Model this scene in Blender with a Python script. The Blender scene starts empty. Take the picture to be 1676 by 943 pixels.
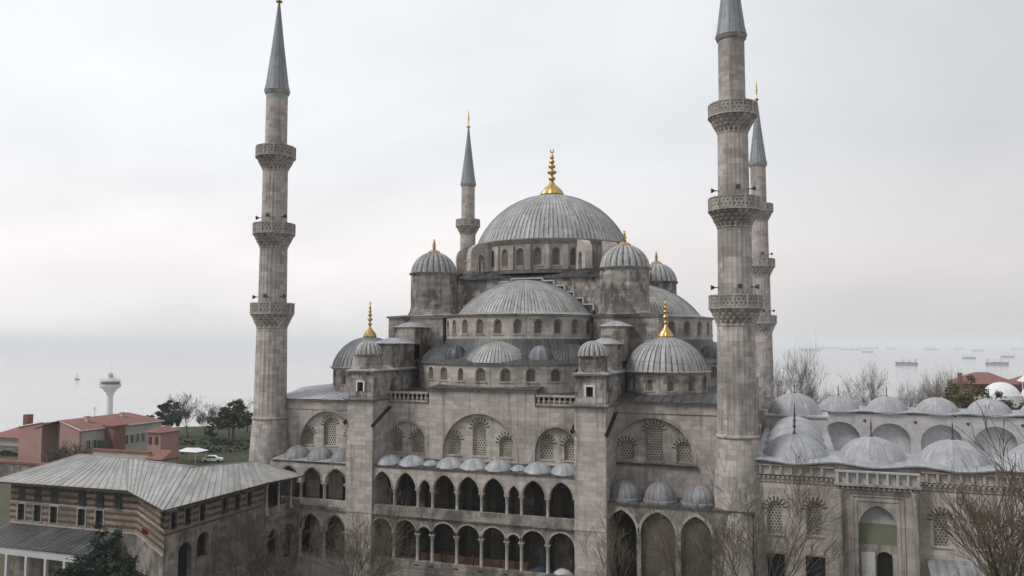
import bpy, bmesh, math, random
from mathutils import Vector, Matrix
R = math.radians
PI = math.pi
sc = bpy.context.scene
COL = sc.collection

# ------------------------------------------------------------------ camera, sky, sun, exposure
cam_d = bpy.data.cameras.new('camera')
cam_d.sensor_width = 36.0
cam_d.lens = 36.0 * 1312.6 / 1676.0
cam_d.clip_start = 0.5
cam_d.clip_end = 120000
cam = bpy.data.objects.new('camera', cam_d)
COL.objects.link(cam)
YAW, PITCH, ROLL = 0.33936, 0.06806, 0.00205
cam.matrix_world = (Matrix.Translation((32.198, -80.882, 27.0)) @ Matrix.Rotation(YAW, 4, 'Z')
                    @ Matrix.Rotation(PI / 2 + PITCH, 4, 'X') @ Matrix.Rotation(ROLL, 4, 'Z'))
sc.camera = cam

SUN_DIR = Vector((-0.58, -0.52, 0.84)).normalized()      # towards the sun: from the left, behind the camera
world = bpy.data.worlds.new("World")
sc.world = world
world.use_nodes = True
wn, wl = world.node_tree.nodes, world.node_tree.links
wn.clear()
w_out = wn.new('ShaderNodeOutputWorld')
w_bg = wn.new('ShaderNodeBackground')
w_sky = wn.new('ShaderNodeTexSky')
w_sky.sky_type = 'NISHITA'
w_sky.sun_disc = False
w_sky.sun_elevation = math.asin(SUN_DIR.z)
w_sky.sun_rotation = math.atan2(SUN_DIR.x, SUN_DIR.y)
w_tc = wn.new('ShaderNodeTexCoord')
w_map = wn.new('ShaderNodeMapping')
w_map.inputs['Scale'].default_value = (1.0, 1.0, 2.6)
w_n = wn.new('ShaderNodeTexNoise')
w_n.inputs['Scale'].default_value = 1.5
w_n.inputs['Detail'].default_value = 5
w_n.inputs['Roughness'].default_value = 0.52
w_n.inputs['Distortion'].default_value = 0.35
w_r = wn.new('ShaderNodeValToRGB')                        # cloud deck: grey bellies to white tops
w_r.color_ramp.elements[0].position = 0.30
w_r.color_ramp.elements[0].color = (6.3, 6.47, 6.66, 1)
w_r.color_ramp.elements[1].position = 0.66
w_r.color_ramp.elements[1].color = (8.1, 8.22, 8.4, 1)
w_dot = wn.new('ShaderNodeVectorMath'); w_dot.operation = 'DOT_PRODUCT'   # the deck is thinner towards the sun's side
w_dot.inputs[1].default_value = Vector((-0.72, 0.45, 0.53)).normalized()
w_mr = wn.new('ShaderNodeMapRange')
w_mr.inputs['From Min'].default_value = 0.42
w_mr.inputs['From Max'].default_value = 1.0
w_mr.inputs['To Min'].default_value = 0.66
w_mr.inputs['To Max'].default_value = 1.02
w_mul = wn.new('ShaderNodeVectorMath'); w_mul.operation = 'SCALE'
w_mix = wn.new('ShaderNodeMix'); w_mix.data_type = 'RGBA'
w_mix.inputs['Factor'].default_value = 0.95
wl.new(w_tc.outputs['Generated'], w_map.inputs['Vector'])
wl.new(w_map.outputs['Vector'], w_n.inputs['Vector'])
wl.new(w_n.outputs['Fac'], w_r.inputs['Fac'])
wl.new(w_tc.outputs['Generated'], w_dot.inputs[0])
wl.new(w_dot.outputs['Value'], w_mr.inputs['Value'])
wl.new(w_r.outputs['Color'], w_mul.inputs[0])
wl.new(w_mr.outputs['Result'], w_mul.inputs['Scale'])
w_sep = wn.new('ShaderNodeSeparateXYZ')                   # a warm band low over the horizon
wl.new(w_tc.outputs['Generated'], w_sep.inputs[0])
w_warm = wn.new('ShaderNodeValToRGB')
w_warm.color_ramp.elements[0].position = 0.0
w_warm.color_ramp.elements[0].color = (0.95, 0.92, 0.915, 1)
w_warm.color_ramp.elements[1].position = 0.22
w_warm.color_ramp.elements[1].color = (1.0, 1.0, 1.0, 1)
w_e = w_warm.color_ramp.elements.new(0.095)
w_e.color = (1.14, 1.055, 1.02, 1)
wl.new(w_sep.outputs['Z'], w_warm.inputs['Fac'])
w_tint = wn.new('ShaderNodeVectorMath'); w_tint.operation = 'MULTIPLY'
wl.new(w_mul.outputs['Vector'], w_tint.inputs[0])
wl.new(w_warm.outputs['Color'], w_tint.inputs[1])
wl.new(w_sky.outputs['Color'], w_mix.inputs['A'])
wl.new(w_tint.outputs['Vector'], w_mix.inputs['B'])
wl.new(w_mix.outputs['Result'], w_bg.inputs['Color'])
w_bg.inputs['Strength'].default_value = 0.10
wl.new(w_bg.outputs['Background'], w_out.inputs['Surface'])

sun_d = bpy.data.lights.new('sun', 'SUN')
sun_d.energy = 1.5
sun_d.angle = R(16)
sun_d.color = (1.0, 0.97, 0.93)
sun = bpy.data.objects.new('sun', sun_d)
sun.rotation_euler = SUN_DIR.to_track_quat('Z', 'Y').to_euler()
COL.objects.link(sun)

sc.view_settings.view_transform = 'Standard'
sc.view_settings.look = 'None'
sc.view_settings.exposure = 0.42
sc.view_settings.gamma = 1.0
sc.view_settings.use_curve_mapping = False
sc.render.engine = 'CYCLES'
sc.cycles.volume_bounces = 3
sc.cycles.max_bounces = 6
sc.cycles.use_denoising = True
HAZE = 0.00019
rnd = random.Random(7)

# ------------------------------------------------------------------ materials
class NT:
    def __init__(self, name):
        self.m = bpy.data.materials.new(name)
        self.m.use_nodes = True
        self.n, self.l = self.m.node_tree.nodes, self.m.node_tree.links
        self.b = self.n['Principled BSDF']
        self.b.inputs['Specular IOR Level'].default_value = 0.25
    def node(self, t, **kw):
        o = self.n.new(t)
        for k, v in kw.items():
            if k in o.inputs: o.inputs[k].default_value = v
            else: setattr(o, k, v)
        return o
    def link(self, a, b): self.l.new(a, b)
    def noise(self, vec, scale, detail=4, rough=0.55):
        o = self.node('ShaderNodeTexNoise', Scale=scale, Detail=detail, Roughness=rough)
        self.link(vec, o.inputs['Vector'])
        return o.outputs['Fac']
    def mapping(self, vec, s):
        o = self.node('ShaderNodeMapping', Scale=s)
        self.link(vec, o.inputs['Vector'])
        return o.outputs['Vector']
    def ramp(self, fac, a, b, ca=(0, 0, 0, 1), cb=(1, 1, 1, 1)):
        o = self.node('ShaderNodeValToRGB')
        e = o.color_ramp.elements
        e[0].position, e[0].color, e[1].position, e[1].color = a, ca, b, cb
        self.link(fac, o.inputs['Fac'])
        return o.outputs['Color']
    def mix(self, fac, a, b, blend='MIX'):
        o = self.node('ShaderNodeMix', data_type='RGBA', blend_type=blend)
        for s, x in (('Factor', fac), ('A', a), ('B', b)):
            if hasattr(x, 'is_output'): self.link(x, o.inputs[s])
            else: o.inputs[s].default_value = x
        return o.outputs['Result']
    def math(self, op, a, b=None):
        o = self.node('ShaderNodeMath', operation=op)
        for i, x in enumerate((a, b)):
            if x is None: continue
            if hasattr(x, 'is_output'): self.link(x, o.inputs[i])
            else: o.inputs[i].default_value = x
        return o.outputs[0]
    def bump(self, h, strength=0.3, dist=0.05):
        o = self.node('ShaderNodeBump', Strength=strength, Distance=dist)
        self.link(h, o.inputs['Height'])
        self.link(o.outputs['Normal'], self.b.inputs['Normal'])
    def pos(self): return self.node('ShaderNodeNewGeometry').outputs['Position']
    def uv(self): return self.node('ShaderNodeUVMap').outputs['UV']
    def color(self, c):
        if hasattr(c, 'is_output'): self.link(c, self.b.inputs['Base Color'])
        else: self.b.inputs['Base Color'].default_value = c

def rgb(r, g, b): return (r, g, b, 1)

def stone_mat(name, c1, c2, dirt=0.5, moss=0.0, bw=1.35, bh=0.48, mort=0.009, mortar=(0.25, 0.22, 0.20)):
    t = NT(name)
    uv, p = t.uv(), t.pos()
    br = t.node('ShaderNodeTexBrick', Scale=1.0)
    br.inputs['Color1'].default_value = rgb(*c1)
    br.inputs['Color2'].default_value = rgb(*c2)
    br.inputs['Mortar'].default_value = rgb(*mortar)
    br.inputs['Mortar Size'].default_value = mort
    br.inputs['Mortar Smooth'].default_value = 0.3
    br.inputs['Bias'].default_value = 0.1
    br.inputs['Brick Width'].default_value = bw
    br.inputs['Row Height'].default_value = bh
    t.link(uv, br.inputs['Vector'])
    wob = t.noise(p, 1.7, 5, 0.6)
    c = t.mix(t.ramp(wob, 0.3, 0.7), br.outputs['Color'], t.mix(1.0, br.outputs['Color'], rgb(0.80, 0.775, 0.755), 'MULTIPLY'))
    # broad weathering and rain streaks with their own outline
    big = t.noise(t.mapping(p, (0.22, 0.22, 0.15)), 1.0, 9, 0.70)
    c = t.mix(t.math('MULTIPLY', t.ramp(big, 0.50, 0.62), dirt), c, rgb(0.135, 0.122, 0.112))
    st = t.noise(t.mapping(p, (2.1, 2.1, 0.10)), 1.0, 6, 0.65)
    c = t.mix(t.math('MULTIPLY', t.ramp(st, 0.53, 0.64), dirt * 0.95), c, rgb(0.11, 0.10, 0.092))
    pale = t.noise(t.mapping(p, (0.5, 0.5, 0.35)), 1.0, 3, 0.5)
    c = t.mix(t.math('MULTIPLY', t.ramp(pale, 0.56, 0.72), 0.35), c, rgb(0.56, 0.51, 0.475))
    if moss > 0:
        mo = t.noise(t.mapping(p, (0.35, 0.35, 0.22)), 1.0, 9, 0.74)
        c = t.mix(t.math('MULTIPLY', t.ramp(mo, 0.475, 0.55), moss), c, rgb(0.042, 0.043, 0.036))
    t.color(c)
    t.b.inputs['Roughness'].default_value = 0.9
    t.bump(t.math('ADD', br.outputs['Fac'], t.math('MULTIPLY', wob, -0.9)), 0.25, 0.04)
    t.b.inputs['Normal'].links[0].from_node.invert = True
    return t.m

def lead_mat(name, c, light, dirt=0.5, seam=0.5, rough=0.5):
    """sheet lead: UV u counts the standing seams, v runs in metres along the sheet."""
    t = NT(name)
    uv, p = t.uv(), t.pos()
    sep = t.node('ShaderNodeSeparateXYZ')
    t.link(uv, sep.inputs[0])
    fl = t.math('FLOOR', sep.outputs['X'])
    row = t.math('FLOOR', t.math('DIVIDE', t.math('ADD', sep.outputs['Y'], t.math('MULTIPLY', fl, 0.03)), 2.3))
    cb = t.node('ShaderNodeCombineXYZ')
    t.link(fl, cb.inputs[0]); t.link(row, cb.inputs[1])
    wn_ = t.node('ShaderNodeTexWhiteNoise', noise_dimensions='3D')
    t.link(cb.outputs[0], wn_.inputs['Vector'])
    big = t.noise(p, 0.35, 5, 0.6)
    col = t.mix(t.ramp(big, 0.3, 0.7), rgb(*c), rgb(*light))
    col = t.mix(t.math('MULTIPLY', wn_.outputs['Value'], 0.5), col, rgb(c[0] * .58, c[1] * .58, c[2] * .6))
    pat = t.noise(p, 1.1, 7, .72)
    col = t.mix(t.math('MULTIPLY', t.ramp(pat, .52, .62), .38), col, rgb(c[0] * .5, c[1] * .5, c[2] * .5))
    pl = t.noise(p, 0.7, 6, .7)
    col = t.mix(t.math('MULTIPLY', t.ramp(pl, .56, .64), .3), col, rgb(*[min(.6, x * 1.3) for x in light]))
    # run-off streaks down the sheets
    sv = t.node('ShaderNodeCombineXYZ')
    t.link(t.math('MULTIPLY', sep.outputs['X'], 1.9), sv.inputs[0])
    t.link(t.math('MULTIPLY', sep.outputs['Y'], 0.16), sv.inputs[1])
    st = t.noise(sv.outputs[0], 1.0, 4, 0.6)
    col = t.mix(t.math('MULTIPLY', t.ramp(st, 0.5, 0.68), dirt), col, rgb(c[0] * .38, c[1] * .38, c[2] * .40))
    col = t.mix(t.math('MULTIPLY', t.ramp(st, 0.30, 0.42, (1, 1, 1, 1), (0, 0, 0, 1)), 0.45), col, rgb(*[min(.62, x * 1.35) for x in light]))
    # dirt caught along each standing seam
    fr = t.math('ABSOLUTE', t.math('SUBTRACT', t.math('FRACT', t.math('ADD', sep.outputs['X'], 0.5)), 0.5))
    sn = t.ramp(t.noise(p, 0.9, 5, .7), .36, .58)
    ln = t.math('LESS_THAN', fr, t.math('ADD', t.math('MULTIPLY', sn, 0.09), 0.07))
    jr = t.math('LESS_THAN', t.math('FRACT', t.math('DIVIDE', t.math('ADD', sep.outputs['Y'], t.math('MULTIPLY', fl, 0.03)), 2.3)), 0.045)
    col = t.mix(t.math('MULTIPLY', jr, seam * .5), col, rgb(c[0] * .45, c[1] * .45, c[2] * .47))
    col = t.mix(t.math('MULTIPLY', t.math('MULTIPLY', ln, t.math('ADD', t.math('MULTIPLY', sn, .55), .5)), seam), col, rgb(c[0] * .22, c[1] * .22, c[2] * .23))
    t.color(col)
    t.b.inputs['Roughness'].default_value = rough
    t.b.inputs['Specular IOR Level'].default_value = 0.35
    t.bump(t.noise(p, 2.2, 3), 0.25, 0.08)
    return t.m

def grille_mat(name, hole, bar, cell=0.30, thr=0.36):
    t = NT(name)
    uv = t.uv()
    # hexagonal pierced stone: two offset grids of round holes
    def dots(off):
        m = t.node('ShaderNodeMapping')
        m.inputs['Location'].default_value = off
        m.inputs['Scale'].default_value = (1 / cell, 1 / (cell * 1.73), 1)
        t.link(uv, m.inputs['Vector'])
        f = t.node('ShaderNodeVectorMath', operation='FRACTION')
        t.link(m.outputs[0], f.inputs[0])
        s = t.node('ShaderNodeVectorMath', operation='SUBTRACT')
        s.inputs[1].default_value = (0.5, 0.5, 0)
        t.link(f.outputs[0], s.inputs[0])
        q = t.node('ShaderNodeVectorMath', operation='MULTIPLY')
        q.inputs[1].default_value = (1, 1.73, 0)
        t.link(s.outputs[0], q.inputs[0])
        l = t.node('ShaderNodeVectorMath', operation='LENGTH')
        t.link(q.outputs[0], l.inputs[0])
        return t.math('LESS_THAN', l.outputs['Value'], thr)
    d = t.math('MAXIMUM', dots((0, 0, 0)), dots((0.5, 0.5, 0)))
    var = t.noise(t.pos(), 0.45, 6, .7)
    col = t.mix(d, t.mix(t.ramp(var, .38, .62), rgb(*bar), rgb(*[x * .52 for x in bar])), rgb(*hole))
    t.color(col)
    t.b.inputs['Roughness'].default_value = 0.7
    t.bump(d, 0.6, 0.05)
    t.b.inputs['Normal'].links[0].from_node.invert = True
    return t.m

def plain(name, c, var=0.3, rough=0.7, scale=2.0, metallic=0.0, c2=None):
    t = NT(name)
    n = t.noise(t.pos(), scale, 5, 0.6)
    t.color(t.mix(t.ramp(n, 0.3, 0.7), rgb(*c), rgb(*(c2 or [x * (1 - var) for x in c]))))
    t.b.inputs['Roughness'].default_value = rough
    t.b.inputs['Metallic'].default_value = metallic
    return t.m

M = {}
M['stone'] = stone_mat('ashlar_stone', (0.60, 0.548, 0.508), (0.41, 0.37, 0.342), dirt=0.5)
M['stone_upper'] = stone_mat('weathered_ashlar', (0.54, 0.496, 0.466), (0.31, 0.282, 0.265), dirt=0.65, moss=0.72)
M['stone_low'] = stone_mat('dark_ashlar', (0.40, 0.362, 0.332), (0.25, 0.225, 0.206), dirt=0.65, moss=0.6)  # darker ashlar for the lower walls and arcades
M['stone_min'] = stone_mat('minaret_ashlar', (0.60, 0.552, 0.522), (0.37, 0.337, 0.318), dirt=0.5, bw=1.0, bh=0.5)
M['stone_trim'] = stone_mat('moulded_limestone', (0.50, 0.455, 0.425), (0.38, 0.343, 0.32), dirt=0.6, bw=1.6, bh=1.2, mort=0.008)
M['stone_court'] = stone_mat('courtyard_ashlar', (0.60, 0.548, 0.513), (0.44, 0.398, 0.37), dirt=0.38, bw=1.3, bh=0.5)
M['marble_wall'] = stone_mat('pale_court_marble', (0.50, 0.49, 0.49), (0.45, 0.445, 0.45), dirt=0.2, bw=1.6, bh=0.7, mort=0.006, mortar=(0.38, 0.37, 0.37))
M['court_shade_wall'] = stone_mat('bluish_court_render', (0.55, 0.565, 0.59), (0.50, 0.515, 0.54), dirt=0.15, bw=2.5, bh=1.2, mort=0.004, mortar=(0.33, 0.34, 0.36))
M['walling'] = stone_mat('brown_rubble_walling', (0.15, 0.128, 0.098), (0.10, 0.085, 0.066), dirt=0.5, moss=0.5, bw=.6, bh=.25)
M['marble'] = plain('column_marble', (0.46, 0.43, 0.40), 0.45, 0.6, 3.0)
M['lead'] = lead_mat('dome_lead', (0.335, 0.332, 0.333), (0.455, 0.452, 0.45), 0.5, 0.9)
M['lead_gallery'] = lead_mat('gallery_lead', (0.33, 0.34, 0.358), (0.45, 0.46, 0.48), 0.45, 0.15)
M['lead_court'] = lead_mat('courtyard_lead', (0.33, 0.338, 0.355), (0.43, 0.44, 0.46), 0.36, 0.14)
M['lead_porch'] = lead_mat('porch_lead', (0.20, 0.20, 0.212), (0.31, 0.312, 0.325), 0.5, 0.3)
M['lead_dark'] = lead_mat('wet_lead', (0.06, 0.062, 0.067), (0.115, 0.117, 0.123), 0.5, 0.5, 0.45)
M['lead_min'] = lead_mat('minaret_lead', (0.22, 0.235, 0.255), (0.29, 0.305, 0.33), 0.25, 0.4)
M['lead_roof'] = lead_mat('pavilion_lead', (0.30, 0.295, 0.285), (0.40, 0.393, 0.382), 0.5, 0.3)
M['grille'] = grille_mat('pierced_window_grille', (0.095, 0.095, 0.08), (0.45, 0.43, 0.355), 0.30, 0.33)
M['grille_dim'] = grille_mat('weathered_window_grille', (0.075, 0.068, 0.06), (0.26, 0.225, 0.19), 0.26, 0.36)
M['pierced'] = grille_mat('pierced_parapet', (0.11, 0.10, 0.092), (0.40, 0.365, 0.335), 0.42, 0.24)
M['red_stone'] = plain('red_voussoir_stone', (0.12, 0.078, 0.066), 0.4)
M['gold'] = plain('gilded_copper', (0.74, 0.50, 0.18), 0.3, 0.38, 2.5, 0.85, (0.42, 0.29, 0.13))
M['bronze'] = plain('dark_bronze', (0.09, 0.085, 0.08), 0.3, 0.5, 3.0, 0.5)
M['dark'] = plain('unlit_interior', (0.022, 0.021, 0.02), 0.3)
M['painted_shade_wall'] = stone_mat('gallery_inner_wall', (0.07, 0.062, 0.055), (0.045, 0.04, 0.036), dirt=0.5, moss=0.3)  # dirt-dark stone, darkened further to paint in the gallery's shade
M['gutter'] = plain('rusty_dark_iron', (0.035, 0.032, 0.03), 0.4, 0.5)
M['blue_tile'] = plain('turquoise_tile', (0.17, 0.27, 0.31), 0.5, 0.35, 6.0, 0, (0.38, 0.38, 0.37))
def tile_mat():
    t = NT('red_roof_tile')
    p = t.pos()
    sep = t.node('ShaderNodeSeparateXYZ'); t.link(p, sep.inputs[0])
    w = t.math('FRACT', t.math('MULTIPLY', sep.outputs['Z'], 3.2))
    n = t.noise(p, 0.5, 7, .7); n2 = t.noise(p, 3.0, 5, .7)
    c = t.mix(t.ramp(n, .35, .65), rgb(0.27, 0.118, 0.098), rgb(0.185, 0.085, 0.075))
    c = t.mix(t.math('MULTIPLY', t.ramp(n2, .45, .65), .6), c, rgb(0.29, 0.165, 0.135))
    c = t.mix(t.math('MULTIPLY', t.math('LESS_THAN', w, .25), .45), c, rgb(0.10, 0.05, 0.045))
    t.color(c); t.b.inputs['Roughness'].default_value = .9
    return t.m
M['tile_roof'] = tile_mat()
M['pink'] = plain('pink_render', (0.40, 0.245, 0.215), 0.18, 0.85, 0.4)
M['brickred'] = plain('red_render', (0.25, 0.105, 0.09), 0.3, 0.85, 0.5)
M['cream'] = plain('cream_render', (0.46, 0.435, 0.39), 0.18, 0.85, 0.5)
M['white'] = plain('white_paint', (0.72, 0.73, 0.74), 0.12, 0.5)
M['greywhite'] = plain('pale_concrete', (0.55, 0.55, 0.55), 0.15, 0.7, 0.5)
M['glass'] = plain('dark_glass', (0.03, 0.034, 0.038), 0.3, 0.25)
M['black'] = plain('black_paint_and_shade', (0.02, 0.02, 0.022), 0.3, 0.4)
M['bark'] = plain('bark', (0.075, 0.062, 0.05), 0.4, 0.9)
M['twig'] = plain('winter_twigs', (0.135, 0.108, 0.078), 0.35, 0.9, 1.0, 0, (0.10, 0.084, 0.058))
M['twig_grey'] = plain('grey_twigs', (0.175, 0.145, 0.118), 0.3, 0.9, 1.0)
M['leaf_dark'] = plain('dark_conifer_leaf', (0.022, 0.038, 0.030), 0.5, 0.8, 1.2, 0, (0.035, 0.055, 0.035))
M['leaf_mid'] = plain('pine_leaf', (0.042, 0.062, 0.030), 0.5, 0.8, 0.8, 0, (0.07, 0.085, 0.045))
M['leaf_brown'] = plain('brown_winter_leaf', (0.115, 0.082, 0.045), 0.4, 0.9, 0.8, 0, (0.10, 0.10, 0.045))
M['hull'] = plain('ship_hull_paint', (0.10, 0.10, 0.125), 0.3, 0.6, 0.05)
M['hull_red'] = plain('ship_red_hull_paint', (0.17, 0.10, 0.105), 0.3, 0.6, 0.05)
M['flag_red'] = plain('red_cloth', (0.45, 0.03, 0.04), 0.2, 0.8)
M['blue_cloth'] = plain('blue_tarpaulin', (0.03, 0.045, 0.09), 0.3, 0.6)
M['green_panel'] = plain('sage_green_panel', (0.165, 0.19, 0.125), 0.15, 0.6, 0.8)
M['wood_red'] = plain('red_brown_wood', (0.105, 0.052, 0.038), 0.4, 0.7, 1.5)

def stripes_mat():
    t = NT('striped_brick_and_stone')
    p = t.pos()
    sep = t.node('ShaderNodeSeparateXYZ'); t.link(p, sep.inputs[0])
    fr = t.math('FRACT', t.math('DIVIDE', t.math('ADD', sep.outputs['Z'], t.math('MULTIPLY', t.noise(p, 1.6, 5), 0.22)), 0.62))
    band = t.math('GREATER_THAN', fr, 0.46)
    n = t.noise(p, 2.2, 5, .6)
    a = t.mix(t.ramp(n, .3, .7), rgb(0.135, 0.078, 0.055), rgb(0.085, 0.053, 0.040))
    b = t.mix(t.ramp(n, .3, .7), rgb(0.31, 0.262, 0.215), rgb(0.17, 0.145, 0.12))
    c = t.mix(band, a, b)
    big = t.noise(p, 0.3, 4)
    c = t.mix(t.math('MULTIPLY', t.ramp(big, .48, .68), .6), c, rgb(0.10, 0.085, 0.07))
    t.color(c)
    t.b.inputs['Roughness'].default_value = 0.9
    return t.m
M['stripes'] = stripes_mat()

def ground_mat():
    t = NT('earth_and_grass')
    p = t.pos()
    n = t.noise(p, 0.05, 8, .62); n2 = t.noise(p, 0.9, 6, .65)
    c = t.mix(t.ramp(n, .42, .58), rgb(0.075, 0.070, 0.045), rgb(0.045, 0.060, 0.022))
    c = t.mix(t.ramp(n2, .35, .7), c, rgb(0.10, 0.092, 0.066))
    t.color(c)
    t.b.inputs['Roughness'].default_value = 1
    return t.m
M['ground'] = ground_mat()
M['lawn'] = plain('winter_lawn', (0.05, 0.062, 0.024), 0.35, 1.0, 0.25, 0, (0.03, 0.036, 0.018))

def sea_mat():
    t = NT('sea_water_painted_glare')
    p = t.pos()
    n = t.noise(t.mapping(p, (0.0006, 0.004, 1)), 1.0, 5, .6)
    t.color(t.mix(t.ramp(n, .35, .65), rgb(0.21, 0.232, 0.25), rgb(0.35, 0.366, 0.376)))  # base colour lifted pale to stand in for glare and haze
    t.b.inputs['Roughness'].default_value = 0.10
    t.b.inputs['Specular IOR Level'].default_value = 0.5
    t.bump(t.noise(t.mapping(p, (0.12, 0.2, 1)), 1.0, 5, .65), 0.12, 0.5)
    return t.m
M['sea'] = sea_mat()

# ------------------------------------------------------------------ mesh helpers
class MB:
    """collects faces and links them as ONE mesh object"""
    def __init__(s): s.v, s.f, s.uv, s.m = [], [], [], []
    def face(s, pts, uv=None, mat=0):
        i = len(s.v)
        s.v += [tuple(p) for p in pts]
        s.f.append(tuple(range(i, i + len(pts))))
        if uv is None:
            a, b, c = Vector(pts[0]), Vector(pts[1]), Vector(pts[2])
            n = (b - a).cross(c - b)
            ax, ay, az = abs(n.x), abs(n.y), abs(n.z)
            if az >= ax and az >= ay: uv = [(p[0], p[1]) for p in pts]
            elif ay >= ax: uv = [(p[0], p[2]) for p in pts]
            else: uv = [(p[1], p[2]) for p in pts]
        s.uv.append(list(uv)); s.m.append(mat)
    def box(s, x0, x1, y0, y1, z0, z1, mat=0):
        if x0 > x1: x0, x1 = x1, x0
        if y0 > y1: y0, y1 = y1, y0
        p = [(x0, y0, z0), (x1, y0, z0), (x1, y1, z0), (x0, y1, z0), (x0, y0, z1), (x1, y0, z1), (x1, y1, z1), (x0, y1, z1)]
        for q in ((0, 3, 2, 1), (4, 5, 6, 7), (0, 1, 5, 4), (1, 2, 6, 5), (2, 3, 7, 6), (3, 0, 4, 7)):
            s.face([p[i] for i in q], None, mat)
    def prism(s, poly, z0, z1, mat=0, top=True, mat_top=None):
        n = len(poly)
        for i in range(n):
            a, b = poly[i], poly[(i + 1) % n]
            L = math.hypot(b[0] - a[0], b[1] - a[1])
            s.face([(a[0], a[1], z0), (b[0], b[1], z0), (b[0], b[1], z1), (a[0], a[1], z1)],
                   [(0, z0), (L, z0), (L, z1), (0, z1)], mat)
        if top:
            s.face([(p[0], p[1], z1) for p in poly], None, mat if mat_top is None else mat_top)
            s.face([(p[0], p[1], z0) for p in reversed(poly)], None, mat)
    def extr(s, poly, y0, y1, mat=0):
        """polygon in (x, z), counter-clockwise seen from -Y, pushed from y0 back to y1"""
        n = len(poly)
        s.face([(a, y0, z) for a, z in poly], None, mat)
        s.face([(a, y1, z) for a, z in reversed(poly)], None, mat)
        for i in range(n):
            a, b = poly[i], poly[(i + 1) % n]
            s.face([(b[0], y0, b[1]), (a[0], y0, a[1]), (a[0], y1, a[1]), (b[0], y1, b[1])], None, mat)
    def hip(s, x0, x1, y0, y1, z0, z1, mat=0, inset=None):
        """small hipped lead cap"""
        cx, cy = (x0 + x1) / 2, (y0 + y1) / 2
        dx, dy = (x1 - x0) / 2, (y1 - y0) / 2
        k = min(dx, dy) if inset is None else inset
        r = [(x0 + k, y0 + k, z1), (x1 - k, y0 + k, z1), (x1 - k, y1 - k, z1), (x0 + k, y1 - k, z1)]
        e = [(x0, y0, z0), (x1, y0, z0), (x1, y1, z0), (x0, y1, z0)]
        for i in range(4):
            j = (i + 1) % 4
            s.face([e[i], e[j], r[j], r[i]] if (Vector(r[i]) - Vector(r[j])).length > 1e-3 else [e[i], e[j], r[i]], None, mat)
        s.face(list(reversed(e)), None, mat)
    def lathe(s, prof, n, c=(0, 0), a0=0.0, a1=2 * PI, mod=None, mat=0, uoff=1.0, angles=None):
        """prof: (r, z) from bottom to top. mod(k, angle, r) gives the radius"""
        ang = angles or [a0 + (a1 - a0) * i / n for i in range(n + 1)]
        rm = max(p[0] for p in prof)
        L = [0.0]
        for i in range(1, len(prof)):
            L.append(L[-1] + math.hypot(prof[i][0] - prof[i - 1][0], prof[i][1] - prof[i - 1][1]))
        def P(k, a):
            r, z = prof[k]
            if mod: r = mod(k, a, r)
            return (c[0] + r * math.cos(a), c[1] + r * math.sin(a), z)
        for i in range(len(ang) - 1):
            A, B = ang[i], ang[i + 1]
            u0, u1 = A * rm * uoff, B * rm * uoff
            for k in range(len(prof) - 1):
                q = [P(k, A), P(k, B), P(k + 1, B), P(k + 1, A)]
                uvs = [(u0, L[k]), (u1, L[k]), (u1, L[k + 1]), (u0, L[k + 1])]
                if prof[k + 1][0] < 1e-4: q, uvs = q[:3], uvs[:3]
                elif prof[k][0] < 1e-4: q, uvs = [q[0]] + q[2:], [uvs[0]] + uvs[2:]
                s.face(q, uvs, mat)
    def tube(s, pts, rads, n=6, mat=0, cap=True):
        rings = []
        up = Vector((0.13, 0.2, 0.97))
        for i, p in enumerate(pts):
            p = Vector(p)
            d = (Vector(pts[min(i + 1, len(pts) - 1)]) - Vector(pts[max(i - 1, 0)]))
            if d.length < 1e-6: d = Vector((0, 0, 1))
            d.normalize()
            x = d.cross(up)
            if x.length < 1e-3: x = d.cross(Vector((1, 0, 0)))
            x.normalize(); y = d.cross(x)
            rings.append([tuple(p + (x * math.cos(2 * PI * k / n) + y * math.sin(2 * PI * k / n)) * rads[i]) for k in range(n)])
        for i in range(len(rings) - 1):
            for k in range(n):
                j = (k + 1) % n
                s.face([rings[i][j], rings[i][k], rings[i + 1][k], rings[i + 1][j]], [(0, 0), (1, 0), (1, 1), (0, 1)], mat)
        if cap:
            s.face(rings[0], None, mat); s.face(list(reversed(rings[-1])), None, mat)
    def build(s, name, mats, parent=None, weld=True, angle=38):
        me = bpy.data.meshes.new(name)
        me.from_pydata(s.v, [], s.f)
        ul = me.uv_layers.new(name='UVMap')
        ul.data.foreach_set('uv', [x for f in s.uv for p in f for x in p])
        if not isinstance(mats, (list, tuple)): mats = [mats]
        for m in mats: me.materials.append(m)
        me.polygons.foreach_set('material_index', s.m)
        if weld:
            bm = bmesh.new(); bm.from_mesh(me)
            bmesh.ops.remove_doubles(bm, verts=bm.verts, dist=0.0004)
            bm.to_mesh(me); bm.free()
            me.polygons.foreach_set('use_smooth', [True] * len(me.polygons))
            me.set_sharp_from_angle(angle=R(angle))
        me.update()
        o = bpy.data.objects.new(name, me)
        COL.objects.link(o)
        if parent: attach(o, parent)
        return o

def attach(o, parent):
    """parent without moving: parts are modelled in place"""
    o.parent = parent
    o.matrix_parent_inverse = parent.matrix_basis.inverted() if parent.parent is None else Matrix.Identity(4)

def tag(o, label=None, cat=None, group=None, kind=None):
    if label: o['label'] = label
    if cat: o['category'] = cat
    if group: o['group'] = group
    if kind: o['kind'] = kind
    return o

def thing(name, label, cat, loc=(0, 0, 0), group=None):
    o = bpy.data.objects.new(name, None)
    o.empty_display_size = 0.5
    COL.objects.link(o)
    o.location = loc
    o.matrix_basis = Matrix.Translation(loc)
    return tag(o, label, cat, group)

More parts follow.
